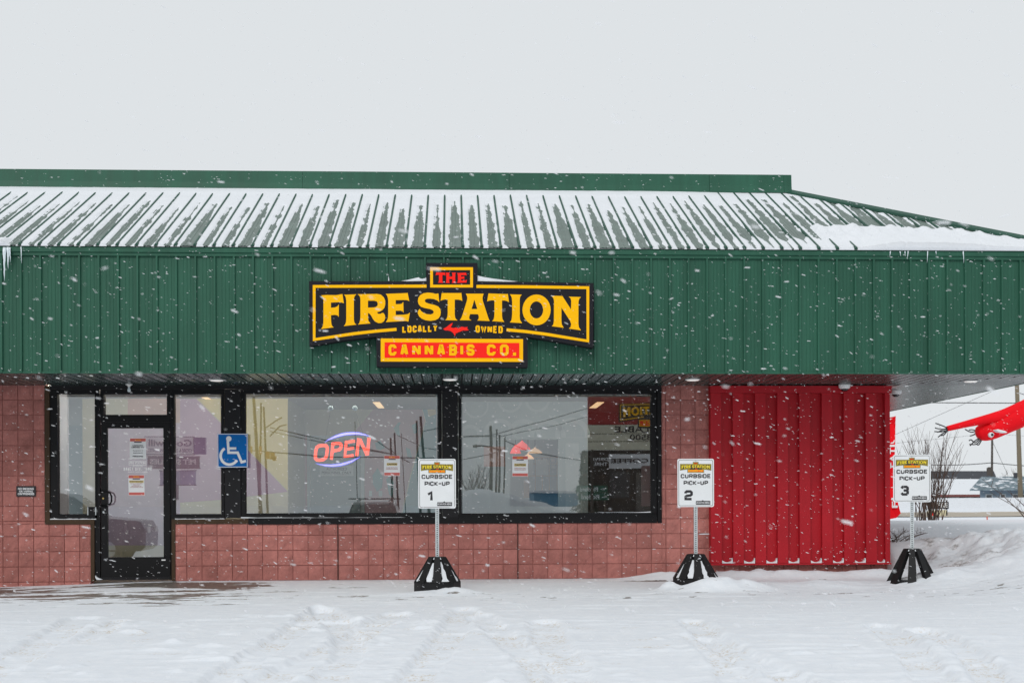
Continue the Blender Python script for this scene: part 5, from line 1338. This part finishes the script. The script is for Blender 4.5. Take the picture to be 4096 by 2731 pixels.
# ================================================================== ACROSS THE LOT (what the glass mirrors)
BUMP = Vector((0, 0.003, 0))
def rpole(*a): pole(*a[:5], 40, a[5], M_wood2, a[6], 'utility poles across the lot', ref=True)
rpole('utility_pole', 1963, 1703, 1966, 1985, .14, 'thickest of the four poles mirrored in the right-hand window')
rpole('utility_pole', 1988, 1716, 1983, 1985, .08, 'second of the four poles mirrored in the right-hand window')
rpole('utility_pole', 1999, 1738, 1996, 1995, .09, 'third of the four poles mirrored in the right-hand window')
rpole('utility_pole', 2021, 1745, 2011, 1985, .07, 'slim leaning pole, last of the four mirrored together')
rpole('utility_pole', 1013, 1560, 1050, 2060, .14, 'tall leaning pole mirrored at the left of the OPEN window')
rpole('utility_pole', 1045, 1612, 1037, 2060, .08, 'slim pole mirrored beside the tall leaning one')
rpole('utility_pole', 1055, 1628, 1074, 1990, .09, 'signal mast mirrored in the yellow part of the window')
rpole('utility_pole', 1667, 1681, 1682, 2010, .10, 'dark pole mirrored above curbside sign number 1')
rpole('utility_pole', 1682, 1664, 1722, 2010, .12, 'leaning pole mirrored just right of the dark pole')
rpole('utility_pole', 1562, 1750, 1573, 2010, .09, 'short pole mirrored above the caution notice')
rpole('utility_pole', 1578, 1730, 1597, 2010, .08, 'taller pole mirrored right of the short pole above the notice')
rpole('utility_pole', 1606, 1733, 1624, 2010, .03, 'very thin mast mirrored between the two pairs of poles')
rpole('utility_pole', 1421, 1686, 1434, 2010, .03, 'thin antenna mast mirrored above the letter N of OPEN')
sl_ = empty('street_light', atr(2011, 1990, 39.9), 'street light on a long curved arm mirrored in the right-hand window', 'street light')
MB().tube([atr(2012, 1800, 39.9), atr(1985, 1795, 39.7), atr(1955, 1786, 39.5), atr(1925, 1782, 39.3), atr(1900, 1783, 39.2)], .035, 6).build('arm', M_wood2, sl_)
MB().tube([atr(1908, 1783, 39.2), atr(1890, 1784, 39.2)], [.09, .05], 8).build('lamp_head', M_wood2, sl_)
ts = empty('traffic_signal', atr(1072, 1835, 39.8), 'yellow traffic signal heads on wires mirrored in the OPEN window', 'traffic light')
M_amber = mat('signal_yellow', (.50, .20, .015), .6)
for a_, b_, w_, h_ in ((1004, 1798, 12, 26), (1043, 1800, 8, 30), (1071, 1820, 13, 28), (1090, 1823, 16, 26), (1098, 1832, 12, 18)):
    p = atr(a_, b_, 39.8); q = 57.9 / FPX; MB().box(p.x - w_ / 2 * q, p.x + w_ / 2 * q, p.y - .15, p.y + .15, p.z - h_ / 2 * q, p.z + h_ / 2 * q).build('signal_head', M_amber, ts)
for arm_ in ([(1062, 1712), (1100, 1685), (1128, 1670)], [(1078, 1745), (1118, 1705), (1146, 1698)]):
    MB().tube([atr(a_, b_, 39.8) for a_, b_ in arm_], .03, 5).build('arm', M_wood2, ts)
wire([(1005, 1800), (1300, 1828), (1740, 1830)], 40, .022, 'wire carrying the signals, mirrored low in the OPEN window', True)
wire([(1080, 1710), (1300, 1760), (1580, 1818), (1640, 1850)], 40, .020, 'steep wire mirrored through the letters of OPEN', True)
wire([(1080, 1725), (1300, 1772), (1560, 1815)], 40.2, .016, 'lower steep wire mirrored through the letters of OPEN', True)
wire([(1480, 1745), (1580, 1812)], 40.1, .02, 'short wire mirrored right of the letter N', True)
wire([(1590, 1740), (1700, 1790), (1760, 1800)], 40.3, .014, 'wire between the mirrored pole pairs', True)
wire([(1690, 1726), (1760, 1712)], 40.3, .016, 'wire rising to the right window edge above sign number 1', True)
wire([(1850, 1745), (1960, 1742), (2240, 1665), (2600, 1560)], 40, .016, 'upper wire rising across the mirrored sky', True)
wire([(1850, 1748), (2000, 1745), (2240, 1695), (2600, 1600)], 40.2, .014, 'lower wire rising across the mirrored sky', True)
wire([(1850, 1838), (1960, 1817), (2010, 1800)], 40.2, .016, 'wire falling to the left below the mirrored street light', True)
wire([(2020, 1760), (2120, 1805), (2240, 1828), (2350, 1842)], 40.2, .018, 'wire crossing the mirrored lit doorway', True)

# pylon sign with reader board
YV = 24.0
def rbox(mb, x0, y0, x1, y1, Yv, dep=.3):
    a = atr(x0, y0, Yv); b = atr(x1, y1, Yv); mb.box(a.x, b.x, a.y - dep, a.y, a.z, b.z); return mb
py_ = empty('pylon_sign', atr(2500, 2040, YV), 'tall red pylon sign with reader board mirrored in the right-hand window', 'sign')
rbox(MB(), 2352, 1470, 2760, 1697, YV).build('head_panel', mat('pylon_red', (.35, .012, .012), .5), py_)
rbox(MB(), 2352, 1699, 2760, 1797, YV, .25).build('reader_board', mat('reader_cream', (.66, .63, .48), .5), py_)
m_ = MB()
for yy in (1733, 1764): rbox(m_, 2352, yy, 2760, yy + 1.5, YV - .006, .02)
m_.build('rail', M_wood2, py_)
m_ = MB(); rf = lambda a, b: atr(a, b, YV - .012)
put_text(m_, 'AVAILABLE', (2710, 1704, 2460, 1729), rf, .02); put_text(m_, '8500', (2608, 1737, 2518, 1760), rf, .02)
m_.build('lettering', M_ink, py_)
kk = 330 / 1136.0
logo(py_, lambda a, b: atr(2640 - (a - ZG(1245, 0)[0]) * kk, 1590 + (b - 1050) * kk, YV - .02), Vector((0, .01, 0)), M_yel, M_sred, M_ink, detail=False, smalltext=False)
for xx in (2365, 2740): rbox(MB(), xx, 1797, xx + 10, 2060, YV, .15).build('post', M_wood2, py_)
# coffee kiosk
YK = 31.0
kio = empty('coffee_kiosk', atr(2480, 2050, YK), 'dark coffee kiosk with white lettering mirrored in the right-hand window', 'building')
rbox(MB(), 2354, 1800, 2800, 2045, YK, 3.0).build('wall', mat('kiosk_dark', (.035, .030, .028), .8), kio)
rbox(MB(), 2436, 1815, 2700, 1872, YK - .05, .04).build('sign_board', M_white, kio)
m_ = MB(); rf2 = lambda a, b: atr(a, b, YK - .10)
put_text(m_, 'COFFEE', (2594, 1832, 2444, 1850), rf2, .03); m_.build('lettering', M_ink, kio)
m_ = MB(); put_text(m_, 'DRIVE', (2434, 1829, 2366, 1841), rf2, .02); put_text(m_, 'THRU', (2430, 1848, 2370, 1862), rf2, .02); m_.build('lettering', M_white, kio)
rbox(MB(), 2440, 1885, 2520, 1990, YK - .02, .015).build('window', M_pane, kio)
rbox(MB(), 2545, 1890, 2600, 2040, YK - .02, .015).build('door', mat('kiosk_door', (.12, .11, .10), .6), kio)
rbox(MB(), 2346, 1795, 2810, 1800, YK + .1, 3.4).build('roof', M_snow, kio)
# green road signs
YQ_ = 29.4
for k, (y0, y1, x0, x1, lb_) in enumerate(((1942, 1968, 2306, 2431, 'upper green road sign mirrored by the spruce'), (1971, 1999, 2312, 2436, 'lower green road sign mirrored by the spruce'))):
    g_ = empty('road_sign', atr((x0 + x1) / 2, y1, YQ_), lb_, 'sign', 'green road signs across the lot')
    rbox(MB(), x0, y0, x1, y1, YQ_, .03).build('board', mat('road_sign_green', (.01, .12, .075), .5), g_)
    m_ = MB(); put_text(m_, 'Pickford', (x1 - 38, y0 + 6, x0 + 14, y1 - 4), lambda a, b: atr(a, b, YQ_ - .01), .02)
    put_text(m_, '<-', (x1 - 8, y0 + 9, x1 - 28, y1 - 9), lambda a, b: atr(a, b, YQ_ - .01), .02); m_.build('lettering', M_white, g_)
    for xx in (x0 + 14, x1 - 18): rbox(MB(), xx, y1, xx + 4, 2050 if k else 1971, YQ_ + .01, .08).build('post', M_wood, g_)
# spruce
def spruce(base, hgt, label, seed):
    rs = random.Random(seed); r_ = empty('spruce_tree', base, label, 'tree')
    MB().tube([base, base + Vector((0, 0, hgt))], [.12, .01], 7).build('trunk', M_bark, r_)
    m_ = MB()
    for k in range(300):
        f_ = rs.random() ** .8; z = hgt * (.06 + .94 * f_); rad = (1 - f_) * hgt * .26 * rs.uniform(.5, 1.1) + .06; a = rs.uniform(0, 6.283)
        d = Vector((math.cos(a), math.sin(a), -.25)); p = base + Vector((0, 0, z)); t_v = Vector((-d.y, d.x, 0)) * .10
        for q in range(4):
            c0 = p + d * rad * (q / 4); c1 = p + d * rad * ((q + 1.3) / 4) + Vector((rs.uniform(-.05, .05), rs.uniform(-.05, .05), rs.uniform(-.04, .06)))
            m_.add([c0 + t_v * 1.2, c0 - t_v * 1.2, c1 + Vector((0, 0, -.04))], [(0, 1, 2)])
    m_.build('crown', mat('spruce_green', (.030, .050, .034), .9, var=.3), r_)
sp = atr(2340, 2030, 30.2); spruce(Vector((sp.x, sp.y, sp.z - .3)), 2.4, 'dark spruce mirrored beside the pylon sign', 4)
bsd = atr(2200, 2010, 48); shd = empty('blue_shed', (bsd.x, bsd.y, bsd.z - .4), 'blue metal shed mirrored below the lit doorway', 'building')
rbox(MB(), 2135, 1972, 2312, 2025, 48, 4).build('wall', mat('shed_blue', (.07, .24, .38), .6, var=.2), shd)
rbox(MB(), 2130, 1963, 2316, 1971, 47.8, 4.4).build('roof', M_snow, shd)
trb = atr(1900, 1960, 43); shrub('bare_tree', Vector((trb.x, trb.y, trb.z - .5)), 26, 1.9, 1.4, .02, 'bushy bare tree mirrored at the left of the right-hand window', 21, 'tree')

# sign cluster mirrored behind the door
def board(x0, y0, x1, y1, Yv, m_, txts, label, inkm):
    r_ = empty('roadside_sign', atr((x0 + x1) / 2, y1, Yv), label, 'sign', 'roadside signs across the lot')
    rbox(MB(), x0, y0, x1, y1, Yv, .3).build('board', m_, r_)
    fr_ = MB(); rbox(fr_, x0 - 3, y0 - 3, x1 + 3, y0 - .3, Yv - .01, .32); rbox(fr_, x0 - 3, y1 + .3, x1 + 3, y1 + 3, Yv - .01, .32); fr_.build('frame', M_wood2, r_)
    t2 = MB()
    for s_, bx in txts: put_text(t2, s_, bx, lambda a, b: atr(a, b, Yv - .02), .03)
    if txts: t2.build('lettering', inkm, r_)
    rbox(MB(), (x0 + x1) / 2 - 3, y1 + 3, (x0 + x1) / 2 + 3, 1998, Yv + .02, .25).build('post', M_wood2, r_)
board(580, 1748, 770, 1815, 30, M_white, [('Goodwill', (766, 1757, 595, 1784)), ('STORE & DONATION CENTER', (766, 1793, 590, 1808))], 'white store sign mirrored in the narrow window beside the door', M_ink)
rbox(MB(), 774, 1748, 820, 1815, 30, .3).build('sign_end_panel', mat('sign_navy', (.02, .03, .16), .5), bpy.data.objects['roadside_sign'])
board(590, 1826, 792, 1872, 30.4, mat('sign_dark_green', (.012, .035, .022), .5), [('PET SUPPLIES', (782, 1836, 600, 1858))], 'dark green sign mirrored below the white store sign', M_white)
board(640, 1884, 776, 1938, 30.8, mat('sign_lilac', (.42, .42, .62), .5), [], 'lilac sign mirrored lowest of the three beside the door', M_ink)
rbox(MB(), 350, 1745, 480, 1762, 60, 2).build('canopy_edge', M_wood2, bpy.data.objects['roadside_sign'].parent or shop) if False else None

# parked cars mirrored low in the glass
M_carp = mat('car_black_paint', (.012, .013, .016), .18, var=.1, spec=.8)
M_carg = mat('car_window', (.02, .024, .028), .06, var=0, spec=.9)
M_tyre = mat('tyre_rubber', (.012, .012, .012), .85, var=0)
def car(loc, rz, label, roofrack=True):
    r_ = empty('parked_car', loc, label, 'car', 'cars parked across the lot', rz); ORG[r_.name] = Vector((0, 0, 0))
    prof = [(-2.3, .38), (-2.32, .75), (-2.2, .98), (-1.25, 1.08), (-.55, 1.60), (.2, 1.68), (1.5, 1.66), (2.1, 1.25), (2.25, 1.05), (2.28, .45), (2.2, .32), (-2.2, .30)]
    vs = []; secs = [(-.90, .90), (-.92, 1.0), (-.80, 1.0), (.80, 1.0), (.92, 1.0), (.90, .9)]
    def wv(y, p): 
        k = 1.0 if p[1] < 1.1 else 1 - (p[1] - 1.1) * .30
        return (p[0], y * k, p[1])
    ys_ = [-.92, -.80, 0, .80, .92]
    for y in ys_: vs += [wv(y, p) for p in prof]
    n_ = len(prof); fs = []
    for i in range(len(ys_) - 1):
        for k in range(n_): k2 = (k + 1) % n_; fs.append((i * n_ + k, i * n_ + k2, (i + 1) * n_ + k2, (i + 1) * n_ + k))
    fs += [tuple(range(n_)), tuple(((len(ys_) - 1) * n_ + k) for k in range(n_))[::-1]]
    MB().add(vs, fs).build('body', M_carp, r_)
    for s_ in (-1, 1):
        m_ = MB(); q = [(-1.05, 1.12), (-.5, 1.53), (1.35, 1.55), (1.9, 1.15)]
        m_.add([tuple(Vector(wv(.925 * s_, p)) + Vector((0, .004 * s_, 0))) for p in q], [(0, 1, 2, 3)]); m_.build('side_window', M_carg, r_)
        for xx in (-1.45, 1.45):
            w_ = MB(); w_.lathe((xx, .80 * s_, .34), [(.34, -.11), (.36, -.08), (.36, .08), (.34, .11)], 18, 'y'); wo = w_.build('wheel', M_tyre, r_)
            MB().lathe((xx, (.80 + .115) * s_, .34), [(.2, -.004), (.19, .004)], 12, 'y').build('rim', M_galv, wo)
        MB().box(-2.335, -2.30, s_ * .55 - .16, s_ * .55 + .16, .72, .86).build('headlight', M_plast, r_)
        MB().box(2.275, 2.30, s_ * .72 - .09, s_ * .72 + .09, .85, 1.1).build('tail_light', M_sred, r_)
        if roofrack: MB().tube([(-.4, .58 * s_, 1.72), (1.4, .58 * s_, 1.76)], .02, 5).build('roof_rail', M_black, r_)
    if roofrack:
        for xx in (-.1, 1.0): MB().box(xx - .04, xx + .04, -.95, .95, 1.78, 1.82).build('cross_bar', M_black, r_)
    w_ = MB(); w_.add([(-1.20, -.70, 1.125), (-1.20, .70, 1.125), (-.60, .62, 1.575), (-.60, -.62, 1.575)], [(0, 1, 2, 3)]); o = w_.build('windscreen', M_carg, r_); o.location.x = -.02
    w_ = MB(); w_.add([(1.56, -.62, 1.62), (1.56, .62, 1.62), (2.06, .72, 1.29), (2.06, -.72, 1.29)], [(0, 1, 2, 3)]); o = w_.build('rear_window', M_carg, r_); o.location.x = .012
    return r_
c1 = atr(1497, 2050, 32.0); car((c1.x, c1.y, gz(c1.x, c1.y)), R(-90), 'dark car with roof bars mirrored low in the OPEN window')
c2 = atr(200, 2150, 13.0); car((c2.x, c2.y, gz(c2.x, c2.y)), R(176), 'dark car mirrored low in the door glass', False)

# ================================================================== FALLING SNOW
rs = np.random.RandomState(5); N = 62000
px_ = rs.uniform(-4.5, 17.5, N); py2 = -0.25 - 15.2 * rs.rand(N) ** .9; pz_ = rs.uniform(-.3, 8.0, N)
keepf = (pz_ > 0.0 + .026 * py2) & ~((py2 > -D - .4) & (pz_ > ZS - .1)) & ((py2 + 18.0) > 2.6)
px_, py2, pz_ = px_[keepf], py2[keepf], pz_[keepf]; N = len(px_)
sz = 0.00128 * np.minimum(np.exp(rs.normal(0, .50, N)), 2.6); el = rs.uniform(2.6, 6.5, N)
ang = R(-14) + rs.normal(0, .20, N); az = rs.normal(0, .35, N)
ax = np.stack([np.cos(ang) * np.cos(az), np.cos(ang) * np.sin(az), np.sin(ang)], 1)
up = np.tile([0., 0., 1.], (N, 1)); s1 = np.cross(ax, up); s1 /= np.linalg.norm(s1, axis=1)[:, None]; s2 = np.cross(ax, s1)
C0 = np.stack([px_, py2, pz_], 1)
jit = lambda: rs.uniform(.65, 1.3, (N, 1))
LA = ax * (sz * el)[:, None]; parts = []
for sd_ in (s1, s2):
    sv = sd_ * sz[:, None]
    parts += [C0 + LA * jit(), C0 + LA * .55 + sv * jit(), C0 - LA * .55 + sv * jit(), C0 - LA * jit(), C0 - LA * .55 - sv * jit(), C0 + LA * .55 - sv * jit()]
vv = np.stack(parts, 1).reshape(-1, 3)
tri = np.array([(0, 1, 5), (1, 2, 5), (2, 4, 5), (2, 3, 4), (6, 7, 11), (7, 8, 11), (8, 10, 11), (8, 9, 10)])
FF = (np.arange(N)[:, None, None] * 12 + tri[None]).reshape(-1, 3)
M_flake = bpy.data.materials.new('snowflake'); M_flake.use_nodes = True
n_ = M_flake.node_tree.nodes; l_ = M_flake.node_tree.links; n_.clear()
fo = n_.new('ShaderNodeOutputMaterial'); fm = n_.new('ShaderNodeMixShader'); fd = n_.new('ShaderNodeBsdfDiffuse'); ft = n_.new('ShaderNodeBsdfTranslucent')
for q in (fd, ft): q.inputs[0].default_value = (.95, .96, .98, 1)
fm.inputs[0].default_value = .5; l_.new(fd.outputs[0], fm.inputs[1]); l_.new(ft.outputs[0], fm.inputs[2]); fx = n_.new('ShaderNodeMixShader'); ftr = n_.new('ShaderNodeBsdfTransparent'); fx.inputs[0].default_value = .80; l_.new(ftr.outputs[0], fx.inputs[1]); l_.new(fm.outputs[0], fx.inputs[2]); l_.new(fx.outputs[0], fo.inputs[0])
o = np_mesh('falling_snow', vv, FF, M_flake, smooth=False); tag(o, 'snowflakes falling through the air in front of the shop', 'snow', kind='stuff')
